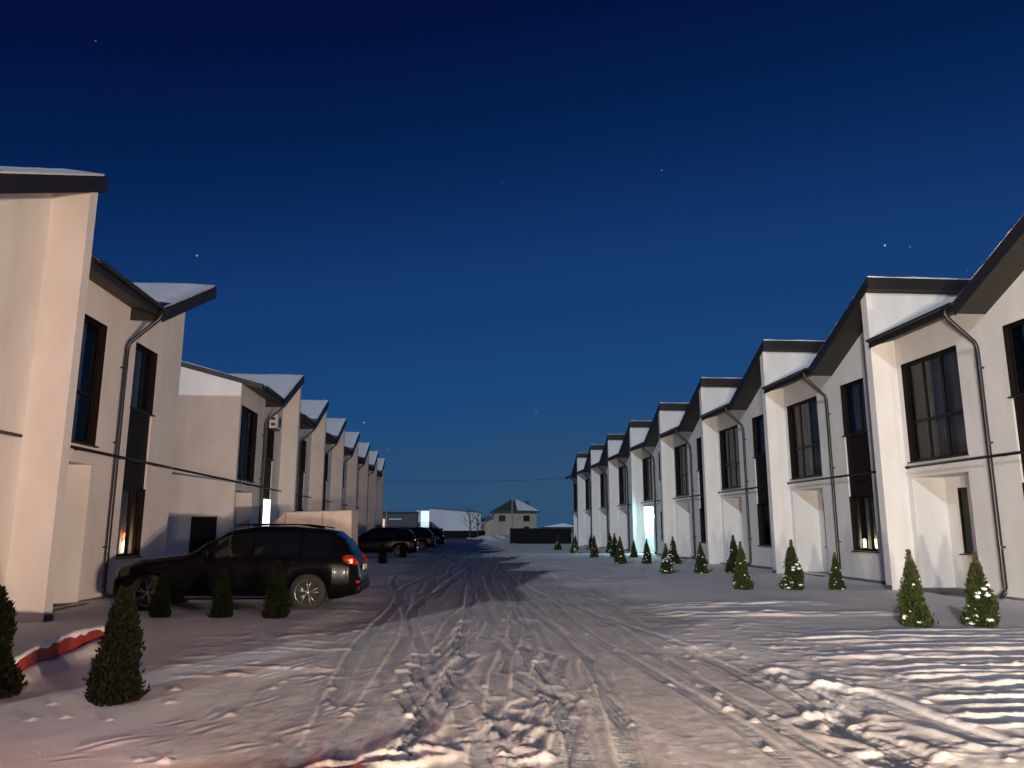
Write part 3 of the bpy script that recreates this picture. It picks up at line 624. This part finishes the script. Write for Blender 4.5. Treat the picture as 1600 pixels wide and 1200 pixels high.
def ring(s, off=0.0):
    T, S, W, B = interp(TOPZ, s), interp(SHLD, s), interp(HALF, s), zbot(s); G = max(0.0, T - S)
    ti = min(1.0, G / 0.6)                                      # glasshouse leans in as it rises
    pts = [(W * 0.60, B + 0.02), (W * 0.94, B), (W, max(B + 0.02, B * 0.5 + S * 0.5 - 0.1)), (W * 1.0, max(B + 0.04, S - 0.14)), (W * 0.975, max(B + 0.06, S - 0.02))]
    pts += [(W * (0.955 - 0.03 * ti), S + G * 0.10), (W * (0.90 - 0.05 * ti), S + G * 0.45), (W * (0.84 - 0.10 * ti), S + G * 0.80), (W * (0.76 - 0.10 * ti), S + G * 0.93), (W * 0.45, S + G * 0.99), (0.0, T)]
    return [(s, y + (off if y > 0.3 else 0), z + (off if i > 8 else 0)) for i, (y, z) in enumerate(pts)]
def make_car(lit_tail=False, lit_head=False):
    root = empty('parked_car'); m = MB(); st = [-2.56 + 5.11 * i / 84 for i in range(85)]; n = 11; vs = []
    for s in st:
        rg = ring(s); vs += [(x, -y, z) for x, y, z in rg] + [(x, y, z) for x, y, z in rg[::-1][1:]]
    k = 2 * n - 1; fs = []
    for i in range(len(st) - 1):
        for j in range(k - 1): fs.append((i * k + j, i * k + j + 1, (i + 1) * k + j + 1, (i + 1) * k + j))
        fs.append((i * k + k - 1, i * k, (i + 1) * k, (i + 1) * k + k - 1))
    fs += [tuple(range(k - 1, -1, -1)), tuple((len(st) - 1) * k + j for j in range(k))]
    m.add(vs, fs).build('body', PAINT, root, smooth=True)
    def skin(name, s0, s1, ja, jb, side, ma, trim=None):
        q = MB(); ss = [s0 + (s1 - s0) * i / 14 for i in range(15)]; v2 = []
        for s in ss:
            rg = ring(s, 0.006)
            if trim: rg = [rg[j] for j in range(n)]
            v2 += [(x, side * y, z) for x, y, z in rg[ja:jb + 1]]
        c = jb - ja + 1
        q.add(v2, [(i * c + j, i * c + j + 1, (i + 1) * c + j + 1, (i + 1) * c + j) for i in range(14) for j in range(c - 1)]); return q.build(name, ma, root, smooth=True)
    for sd in (-1, 1):
        for s0, s1 in ((-0.42, 0.30), (0.38, 1.28), (1.36, 1.92)): skin('side_window', s0, s1, 5, 7, sd, CARGLASS)
        hd = MB().box(-0.25 + 0.42, -0.05 + 0.42, sd * 0.975 - 0.02, sd * 0.975 + 0.02, 0.93, 0.955).build('door_handle', PAINT, root, bevel=0.006)
        MB().box(1.0, 1.2, sd * 0.98 - 0.02, sd * 0.98 + 0.02, 0.96, 0.985).build('door_handle', PAINT, root, bevel=0.006)
        mi = MB().hexa([(-0.66, sd * 0.92, 1.06), (-0.48, sd * 0.92, 1.06), (-0.48, sd * 1.16, 1.08), (-0.62, sd * 1.16, 1.08)], [(-0.64, sd * 0.92, 1.20), (-0.48, sd * 0.92, 1.22), (-0.48, sd * 1.14, 1.24), (-0.6, sd * 1.14, 1.22)]).build('mirror', PAINT, root, bevel=0.02)
        skin('headlight', -2.46, -2.12, 3, 5, sd, HEADLIT if lit_head else HEADGLASS)
        tl = MB(); v2 = []; zz = [(2.20, 1.00, 1.10), (2.30, 0.95, 1.13), (2.38, 0.93, 1.12), (2.45, 0.93, 1.06), (2.49, 0.92, 1.0)]
        for s, z0, z1 in zz:
            W = interp(HALF, s) * 0.985 + 0.018; S2 = (z0 + z1) / 2
            v2 += [(s + 0.02, sd * W, z0), (s + 0.02, sd * (W + 0.012), S2), (s + 0.0, sd * (W - 0.03), z1), (s - 0.05, sd * (W - 0.10), z1), (s - 0.05, sd * (W - 0.10), z0)]
        c = 5; f2 = [(i * c + j, i * c + (j + 1) % c, (i + 1) * c + (j + 1) % c, (i + 1) * c + j) for i in range(len(zz) - 1) for j in range(c)] + [(0, 1, 2, 3, 4), tuple((len(zz) - 1) * c + j for j in (4, 3, 2, 1, 0))]
        tl.add(v2, f2).build('taillight', REDLIT if lit_tail else REDGLASS, root, smooth=True)
        W = interp(HALF, 2.36) * 0.985 + 0.035; MB().box(2.34, 2.40, sd * W - 0.006, sd * W + 0.006, 0.955, 1.045).build('tail_bulb', REDLIT if lit_tail else REDCORE, root, bevel=0.008)
        MB().box(2.47, 2.535, sd * 0.70 - 0.1, sd * 0.70 + 0.1, 0.55, 0.60).build('reflector', REDLIT if lit_tail else REDGLASS, root)
        MB().tube([(-0.95, sd * 0.985, 0.30), (1.05, sd * 0.985, 0.30)], 0.025, 6).build('sill_trim', CHROME, root)
        MB().tube([(-0.1, sd * 0.62, 1.735), (0.4, sd * 0.62, 1.76), (1.2, sd * 0.62, 1.75), (1.75, sd * 0.62, 1.68)], 0.016, 6).build('roof_rail', PAINT, root)
    # windscreen and tailgate window span the full width
    for name, s0, s1 in (('windscreen', -0.93, -0.2), ('rear_window', 2.0, 2.33)):
        q = MB(); v2 = []
        for i in range(12):
            s = s0 + (s1 - s0) * i / 11; T = interp(TOPZ, s); W = interp(HALF, s) * 0.70
            for j in range(9): y = -W + 2 * W * j / 8; v2.append((s, y, T - 0.06 * (abs(y) / W) ** 3 * 0.8 + 0.009))
        q.add(v2, [(i * 9 + j, i * 9 + j + 1, (i + 1) * 9 + j + 1, (i + 1) * 9 + j) for i in range(11) for j in range(8)]).build(name, CARGLASS, root, smooth=True)
    MB().box(2.535, 2.553, -0.26, 0.26, 0.80, 0.91).build('number_plate', WHITEPL, root)
    MB().box(2.30, 2.565, -0.78, 0.78, 0.36, 0.52).build('bumper', PAINT, root, bevel=0.03)
    MB().box(-2.575, -2.50, -0.24, -0.02, 0.62, 0.78).box(-2.575, -2.50, 0.02, 0.24, 0.62, 0.78).build('grille', CHROME, root, bevel=0.02)
    for wx in WX:
        for sd in (-1, 1):
            c = (wx, sd * 0.83, WR)
            wh = MB().lathe([(0.25, -0.11), (0.345, -0.115), (WR, -0.085), (WR, 0.085), (0.345, 0.115), (0.25, 0.11), (0.25, -0.11)], c, 'y', 28).build('wheel', TYRE, root, smooth=True)
            e = sd * 0.09; rm = MB()
            rm.lathe([(0.245, e), (0.268, e + sd * 0.012), (0.272, e - sd * 0.03), (0.24, e - sd * 0.05), (0.245, e)], c, 'y', 28)
            rm.lathe([(0.0, e + sd * 0.01), (0.05, e + sd * 0.008), (0.055, e - sd * 0.03)], c, 'y', 12)
            for q in range(5):
                for da in (-0.13, 0.13):
                    a0 = 2 * math.pi * q / 5 + 0.2; a1 = a0 + da * 1.5
                    rm.tube([(wx + 0.04 * math.cos(a0), c[1] + e - sd * 0.005, WR + 0.04 * math.sin(a0)), (wx + 0.25 * math.cos(a1), c[1] + e, WR + 0.25 * math.sin(a1))], [0.016, 0.013], 6)
            rm.build('rim', RIM, wh, smooth=True)
            MB().lathe([(0.0, e - sd * 0.06), (0.24, e - sd * 0.06)], c, 'y', 20).build('hub', TYRE, wh)
    return root
car = make_car(); car.location = (-4.48, 17.32, -0.03); car.rotation_euler = (0, 0, R(-1.0))
tag(car, 'black SUV with glinting alloy wheel and red taillight, parked nose to the left houses', 'car', 'cars parked in the left yards')
for x, y, rz, lab in ((-4.6, 45.5, 2.0, 'dark parked car beyond the black SUV, nearest of the far dark cars'), (-3.9, 59.0, -2.0, 'dark parked car in the middle of the far dark cars'), (-3.3, 69.5, 1.0, 'farthest dark parked car, before the left dark fence')):
    c = copy_tree(car); c.location = (x, y, -0.03); c.rotation_euler = (0, 0, R(rz)); tag(c, lab, 'car', 'cars parked in the left yards')
    for o in c.children:
        if o.name.startswith(('taillight', 'reflector', 'tail_bulb')): o.material_slots[0].link = 'OBJECT'; o.material_slots[0].material = REDOFF

# headlight car behind the photographer, and a second added to light the left row
def beams(c, watt, size, blend, up, colr):
    for sd in (-1, 1):
        d = bpy.data.lights.new('headlight_beam', 'SPOT'); d.energy = watt; d.color = colr; d.spot_size = R(size); d.spot_blend = blend; d.shadow_soft_size = 0.12
        o = bpy.data.objects.new('headlight_beam', d); COL.objects.link(o); o.parent = c; o.location = (-2.66, sd * 0.66, 0.86); o.rotation_euler = Vector((-1, 0, up)).to_track_quat('-Z', 'Y').to_euler()
hc = make_car(lit_head=True); hc.location = (-1.15, -5.6, -0.03); hc.rotation_euler = (0, 0, R(-121)); hc.scale = (1, 1, 0.95)
tag(hc, 'dark car with lit headlights right behind the photographer, out of the picture', 'car')
beams(hc, HEADLIGHT_W, 112, 1.0, 0.06, (1.0, 0.85, 0.68))
hc2 = copy_tree(hc); hc2.location = (11.6, -10.0, -0.03); hc2.rotation_euler = (0, 0, R(-50.7)); hc2.scale = (1, 1, 1.0)
tag(hc2, 'added dark car lighting the left row from behind the photographer, out of the picture', 'car')
for o in list(hc2.children):
    if o.type == 'LIGHT': bpy.data.objects.remove(o)
beams(hc2, LEFTFILL_W, 110, 0.9, 0.22, (1.0, 0.73, 0.53))
# unseen car added at left to shade the shrubs, its low rear lamps on
bcar = copy_tree(car); bcar.location = (-2.98, 0.55, -0.03); bcar.rotation_euler = (0, 0, R(91)); bcar.scale = (1, 1, 0.86)
tag(bcar, 'added car shading the left shrubs, with red rear lamps, outside the left picture edge', 'car')
for o in bcar.children:
    if o.name.startswith('reflector'): o.material_slots[0].link = 'OBJECT'; o.material_slots[0].material = REDLIT
for sd in (-1, 1):
    d = bpy.data.lights.new('rear_lamp_glow', 'POINT'); d.energy = TAILLIGHT_W; d.color = (1.0, 0.13, 0.07); d.shadow_soft_size = 0.07
    o = bpy.data.objects.new('rear_lamp_glow', d); COL.objects.link(o); o.parent = bcar; o.location = (2.68, sd * 0.70, 0.52)

# ---------------------------------------------------------------- tarpaulin covered trailer behind the SUV
TARP = mat('tarp', (0.60, 0.52, 0.46), 0.7, var=0.2, scale=2.5, bump=0.4, bscale=6)
tr = empty('cargo_trailer', (-4.12, 23.2, 0)); tag(tr, 'beige tarpaulin covered trailer showing above the black SUV roof', 'trailer')
m = MB(); NS = 14
prof = [(-1.25, 1.0), (-1.22, 1.62), (-0.72, 2.10), (1.16, 2.16), (1.2, 1.0)]
prof2 = [(x, z - (0.02 if 0 < i < 4 else 0)) for i, (x, z) in enumerate(prof)]
vs = []
for j, yy in enumerate((-0.75, -0.73, -0.25, 0.25, 0.73, 0.75)):
    for i, (x, z) in enumerate(prof):
        ins = 0.03 if j in (0, 5) else 0.0; sag = -0.025 if j in (2, 3) and i in (2, 3) else 0
        vs.append((x * (1 - ins), yy, z - (ins if i in (2, 3) else 0) + (0.05 if j in (2, 3) and i in (2, 3) else 0) + sag))
c = len(prof); fs = [(j * c + i, (j + 1) * c + i, (j + 1) * c + i + 1, j * c + i + 1) for j in range(5) for i in range(c - 1)] + [tuple(range(c)), tuple(5 * c + i for i in range(c - 1, -1, -1))]
m.add(vs, fs).build('tarpaulin', TARP, tr)
for xx in (-0.70, 0.35): MB().box(xx - 0.012, xx + 0.012, -0.765, -0.752, 1.0, 2.06).build('tarp_seam', mat('tarp_seam', (0.25, 0.21, 0.18), 0.7), tr)
MB().box(-1.25, 1.2, -0.74, 0.74, 0.6, 0.998).build('tub', ACW, tr)
MB().tube([(-1.25, 0, 0.55), (-2.3, 0, 0.5)], 0.04, 8).build('drawbar', PIPE, tr)
for sd in (-1, 1):
    wh = MB().lathe([(0.16, -0.08), (0.29, -0.08), (0.30, 0.0), (0.29, 0.08), (0.16, 0.08), (0.16, -0.08)], (0.1, sd * 0.86, 0.3), 'y', 20).build('wheel', TYRE, tr, smooth=True)
    MB().lathe([(0.0, sd * 0.05), (0.16, sd * 0.06)], (0.1, sd * 0.86, 0.3), 'y', 14).build('rim', RIM, wh)

# ---------------------------------------------------------------- added strip whose red colour stands for lamp glow on the snow bank
REDGLOW = mat('red_glow_paint', (0.42, 0.045, 0.030), 0.6, var=0.45, scale=5, bump=0.4, bscale=9)
rb = empty('red_glow_strip', (-5.0, 10.8, 0)); tag(rb, 'low strip painted as red lamp glow, capped with snow, behind the near left shrub', 'glow_strip')
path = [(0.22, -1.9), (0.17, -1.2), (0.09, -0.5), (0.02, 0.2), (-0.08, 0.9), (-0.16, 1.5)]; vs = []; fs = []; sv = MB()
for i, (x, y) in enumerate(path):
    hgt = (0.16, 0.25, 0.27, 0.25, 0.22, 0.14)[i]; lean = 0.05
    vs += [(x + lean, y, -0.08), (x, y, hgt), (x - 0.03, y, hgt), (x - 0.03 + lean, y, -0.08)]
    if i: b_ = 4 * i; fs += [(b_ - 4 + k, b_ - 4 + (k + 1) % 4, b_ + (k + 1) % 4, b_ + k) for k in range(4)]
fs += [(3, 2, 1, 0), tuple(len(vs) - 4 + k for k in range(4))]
MB().add(vs, fs).build('sheet', REDGLOW, rb)
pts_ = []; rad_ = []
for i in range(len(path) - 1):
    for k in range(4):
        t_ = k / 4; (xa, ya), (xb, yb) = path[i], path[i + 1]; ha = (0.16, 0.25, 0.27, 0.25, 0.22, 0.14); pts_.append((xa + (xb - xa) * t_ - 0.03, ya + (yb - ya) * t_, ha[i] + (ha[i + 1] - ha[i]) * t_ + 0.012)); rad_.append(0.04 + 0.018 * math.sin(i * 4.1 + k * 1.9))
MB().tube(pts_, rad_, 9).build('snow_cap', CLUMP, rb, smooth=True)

# ---------------------------------------------------------------- end of the street
FENCE = mat('fence_sheet', (0.006, 0.006, 0.007), 0.7, spec=0.15, var=0.3, scale=2)
def fence(lab, x0, x1, y, h, step=1.3):
    root = empty('fence', ((x0 + x1) / 2, y, 0)); tag(root, lab, 'fence'); n = max(1, round((x1 - x0) / step)); w = (x1 - x0) / n; me = None
    for i in range(n):
        if me is None:
            m = MB(); k = 10
            for q in range(k):
                a = w * q / k; d_ = 0.02 * (q % 2); m.box(a + 0.03 if q == 0 else a, (a + w / k) - (0.03 if q == k - 1 else 0), -d_, 0.02 - d_, 0.06, h)
            o = m.build('panel', FENCE, root); me = o.data
        else: o = bpy.data.objects.new('panel', me); COL.objects.link(o); o.parent = root
        o.location = (x0 - (x0 + x1) / 2 + i * w, 0, 0)
    pm = None
    for i in range(n + 1):
        if pm is None: o = MB().box(-0.03, 0.03, -0.02, 0.06, -0.2, h + 0.05).build('post', FENCE, root); pm = o.data
        else: o = bpy.data.objects.new('post', pm); COL.objects.link(o); o.parent = root
        o.location = (x0 - (x0 + x1) / 2 + i * w, 0.022, 0)
    return root
fence('dark sheet fence closing the street end, on the right', 5.95, 12.4, 81.0, 1.62)
fence('dark sheet fence closing the street end, on the left behind the parked cars', -9.4, -1.15, 78.5, 1.62)
fence('long low grey fence far beyond the street end', -14, 4.8, 118.0, 1.25, 3.0)

# ---------------------------------------------------------------- far buildings
BEIGE = mat('far_render', (0.42, 0.36, 0.26), 0.9, var=0.2, scale=0.4); WHITEW = mat('far_white', (0.66, 0.67, 0.70), 0.9, var=0.1, scale=0.3)
GREENROOF = mat('far_roof', (0.06, 0.075, 0.05), 0.7, var=0.2, scale=1); GREYW = mat('far_grey', (0.10, 0.10, 0.11), 0.9, var=0.2, scale=0.4)
DGLASS = mat('far_glass', (0.01, 0.012, 0.015), 0.15)
fh = empty('hipped_house', (14.6, 186, 0)); tag(fh, 'beige two storey house with snowy hipped roof beyond the street end', 'house')
MB().box(-5.0, 5.0, -4.5, 4.5, 0, 5.6).build('wall', BEIGE, fh)
a, b = 5.8, 5.3
r = MB().add([(-a, -b, 5.5), (a, -b, 5.5), (a, b, 5.5), (-a, b, 5.5), (-0.9, 0, 8.3), (0.9, 0, 8.3), (-a, -b, 5.3), (a, -b, 5.3), (a, b, 5.3), (-a, b, 5.3)], [(0, 1, 5, 4), (1, 2, 5), (2, 3, 4, 5), (3, 0, 4), (6, 9, 8, 7), (0, 6, 7, 1), (1, 7, 8, 2), (2, 8, 9, 3), (3, 9, 6, 0)]).build('roof', GREENROOF, fh)
MB().add([(0.4, -4.9, 5.78), (5.75, -5.2, 5.62), (5.75, 5.2, 5.62), (0.92, 0, 8.38), (0.2, -0.2, 8.34)], [(0, 1, 3, 4), (1, 2, 3)]).build('roof_snow', ROOFSNOW, r)
MB().box(3.0, 3.8, 0.6, 1.4, 6.5, 8.2).build('chimney', GREYW, r); MB().box(-1.1, -0.4, -0.4, 0.3, 7.8, 8.9).build('chimney', GREYW, r)
for xx in (-3.2, 2.6):
    w_ = MB().box(xx - 0.75, xx + 0.75, -4.56, -4.505, 3.2, 4.6).build('window', FRAME, fh); MB().box(xx - 0.65, xx + 0.65, -4.60, -4.565, 3.3, 4.5).build('pane', DGLASS, w_)
w_ = MB().box(2.0, 3.2, -4.56, -4.505, 0.8, 2.0).build('window', FRAME, fh); MB().box(2.1, 3.1, -4.60, -4.565, 0.9, 1.9).build('pane', DGLASS, w_)
an = MB().prism_y([(-8.0, 0), (-5.01, 0), (-5.01, 3.6), (-5.6, 3.6), (-8.0, 2.4)], -4.0, 2.0).build('annex', BEIGE, fh)
wb = empty('white_hall', (1.0, 206, 0)); tag(wb, 'long white hall with low sloping roof beyond the street end', 'building')
MB().prism_y([(-7.4, 0), (6.0, 0), (6.0, 5.6), (-7.4, 6.7)], -5, 8).build('wall', WHITEW, wb)
MB().prism_y([(-7.7, 6.72), (6.3, 5.58), (6.3, 5.78), (-7.7, 6.92)], -5.3, 8.3).build('roof', GREYW, wb)
MB().box(-7.41 - 3.4, -7.41, -4.4, 6, 0, 6.2).build('wing', WHITEW, wb)
ld = MB().box(-9.6, -7.5, -4.46, -4.405, 0.4, 6.0).build('lit_window', mat('far_lit', (0.8, 0.85, 0.85), 0.8, emit=(0.75, 0.95, 1.0), estr=0.75), wb)
MB().box(-7.3, -6.7, -5.06, -5.005, 0.1, 2.6).build('door', GREYW, wb)
db = empty('low_dark_building', (-14.2, 190, 0)); tag(db, 'low dark building with two orange lit pillars, left of the white hall', 'building')
MB().box(-3.4, 5.2, -3, 5, 0, 5.2).build('wall', GREYW, db); MB().box(-3.8, 5.5, -3.4, 5.3, 5.2, 5.5).build('roof', DARK, db)
OR = mat('far_orange_lit', (0.8, 0.6, 0.5), 0.8, emit=(1.0, 0.50, 0.28), estr=0.7)
for xx in (-4.9, -2.9): MB().box(xx - 0.5, xx + 0.5, -3.06, -3.004, 0.4, 3.8).build('lit_pillar', OR, db)
MB().box(-5.9, -3.41, -3, 4, 0, 4.0).build('wing', GREYW, db); MB().box(-1.4, 1.6, -3.3, -3.004, 3.6, 3.9).build('canopy', WHITEW, db)
sb = empty('small_white_building', (10.2, 235, 0)); tag(sb, 'small white building between the white hall and the hipped house', 'building')
MB().box(-3.0, 3.6, -3, 3, 0, 3.6).build('wall', WHITEW, sb); MB().prism_y([(-3.4, 3.6), (4.0, 3.6), (0.3, 5.4)], -3.3, 3.3).build('roof', GREYW, sb)
MB().box(1.2, 2.2, -3.06, -3.004, 1.6, 2.8).build('window', FRAME, sb)
bb = empty('distant_shed', (33, 240, 0)); tag(bb, 'distant low shed with snowy roof, right of the hipped house', 'building')
MB().box(-5, 5, -3, 3, 0, 2.0).build('wall', GREYW, bb); MB().prism_y([(-5.5, 2.0), (5.5, 2.0), (1, 3.1)], -3.4, 3.4).build('roof', ROOFSNOW, bb)
lp = empty('distant_lamp', (-18.6, 165, 0)); tag(lp, 'distant white street lamp at the end of the left row', 'lamp')
MB().tube([(0, 0, -0.2), (0, 0, 3.2), (0.25, 0, 3.3)], 0.06, 6).build('post', PIPE, lp); MB().lathe([(0, -0.12), (0.22, -0.10), (0.22, 0.06), (0, 0.10)], (0.3, 0, 3.3), n=10).build('lamp_head', mat('lamp_far', (0.9, 0.9, 0.9), 0.5, emit=(0.9, 0.97, 1.0), estr=8), lp)

# ---------------------------------------------------------------- poles, wire, bare trees
POLE = mat('concrete_pole', (0.30, 0.29, 0.27), 0.9, var=0.2, scale=2)
def pole(x, y, h, lab):
    r_ = empty('utility_pole', (x, y, 0)); tag(r_, lab, 'pole', 'utility poles beyond the street end'); MB().tube([(0, 0, -0.3), (0, 0, h)], [0.17, 0.10], 8).build('shaft', POLE, r_); MB().box(-0.7, 0.7, -0.05, 0.05, h - 0.45, h - 0.35).build('crossarm', POLE, r_)
    for xx in (-0.6, 0.6): MB().lathe([(0.0, 0), (0.04, 0), (0.05, 0.08), (0.0, 0.12)], (xx, 0, h - 0.35), n=8).build('insulator', WHITEPL, r_)
pole(10.5, 138, 7.2, 'concrete utility pole in front of the hipped house'); pole(-13.0, 150, 6.0, 'concrete utility pole before the low dark building'); pole(5.6, 225, 7.0, 'thin utility pole right of the white hall')
pts = []
for i in range(31):
    t = i / 30; x = -26 + 56 * t; pts.append((x, 96 - 4 * t, 8.4 + 0.6 * t - 1.4 * 4 * t * (1 - t)))
tag(MB().tube(pts, 0.022, 5).build('power_line', PIPE, None, smooth=True), 'thin dark cable sagging across the street end', 'cable')
for x in ((-26, 96, 8.4), (30, 92, 9.0)):
    r_ = empty('utility_pole', (x[0], x[1], 0)); tag(r_, 'tall utility pole holding the sagging cable, hidden behind the ' + ('left' if x[0] < 0 else 'right') + ' row', 'pole', 'utility poles beyond the street end'); MB().tube([(0, 0, -0.3), (0, 0, x[2] + 0.1)], [0.17, 0.10], 8).build('shaft', POLE, r_)
def bare_tree(x, y, h, seed, lab):
    rr = random.Random(seed); root = empty('bare_tree', (x, y, 0)); tag(root, lab, 'tree', 'bare trees beyond the street end'); tk = MB(); br = MB()
    tk.tube([(0, 0, -0.2), (0.1, 0, h * 0.35), (0.0, 0.1, h * 0.7), (0.05, 0, h)], [0.13, 0.10, 0.06, 0.015], 7)
    def grow(p, d, L, r, lv):
        q = p + d * L; br.tube([p, p + d * L * 0.5 + Vector((rr.uniform(-.1, .1), rr.uniform(-.1, .1), 0.05)) * L, q], [r, r * 0.75, r * 0.4], 5, cap=False)
        if lv > 0:
            for _ in range(3): grow(p + d * L * rr.uniform(0.4, 1.0), (d + Vector((rr.uniform(-.8, .8), rr.uniform(-.8, .8), rr.uniform(-.1, .6)))).normalized(), L * rr.uniform(0.45, 0.7), r * 0.5, lv - 1)
    for i in range(13):
        a = i * 2.4; z = h * (0.28 + 0.66 * i / 13); grow(Vector((0.05, 0, z)), Vector((math.cos(a), math.sin(a), rr.uniform(0.5, 1.1))).normalized(), h * 0.26 * (1.15 - 0.6 * i / 13), 0.04, 2)
    tk.build('trunk', BARK, root, smooth=True); br.build('crown', BARK, root)
bare_tree(2.3, 112, 4.6, 1, 'bare tree in front of the white hall, taller of two'); bare_tree(3.5, 114, 3.9, 2, 'bare tree in front of the white hall, shorter of two')
bare_tree(5.6, 150, 3.0, 5, 'small bare tree left of the hipped house')
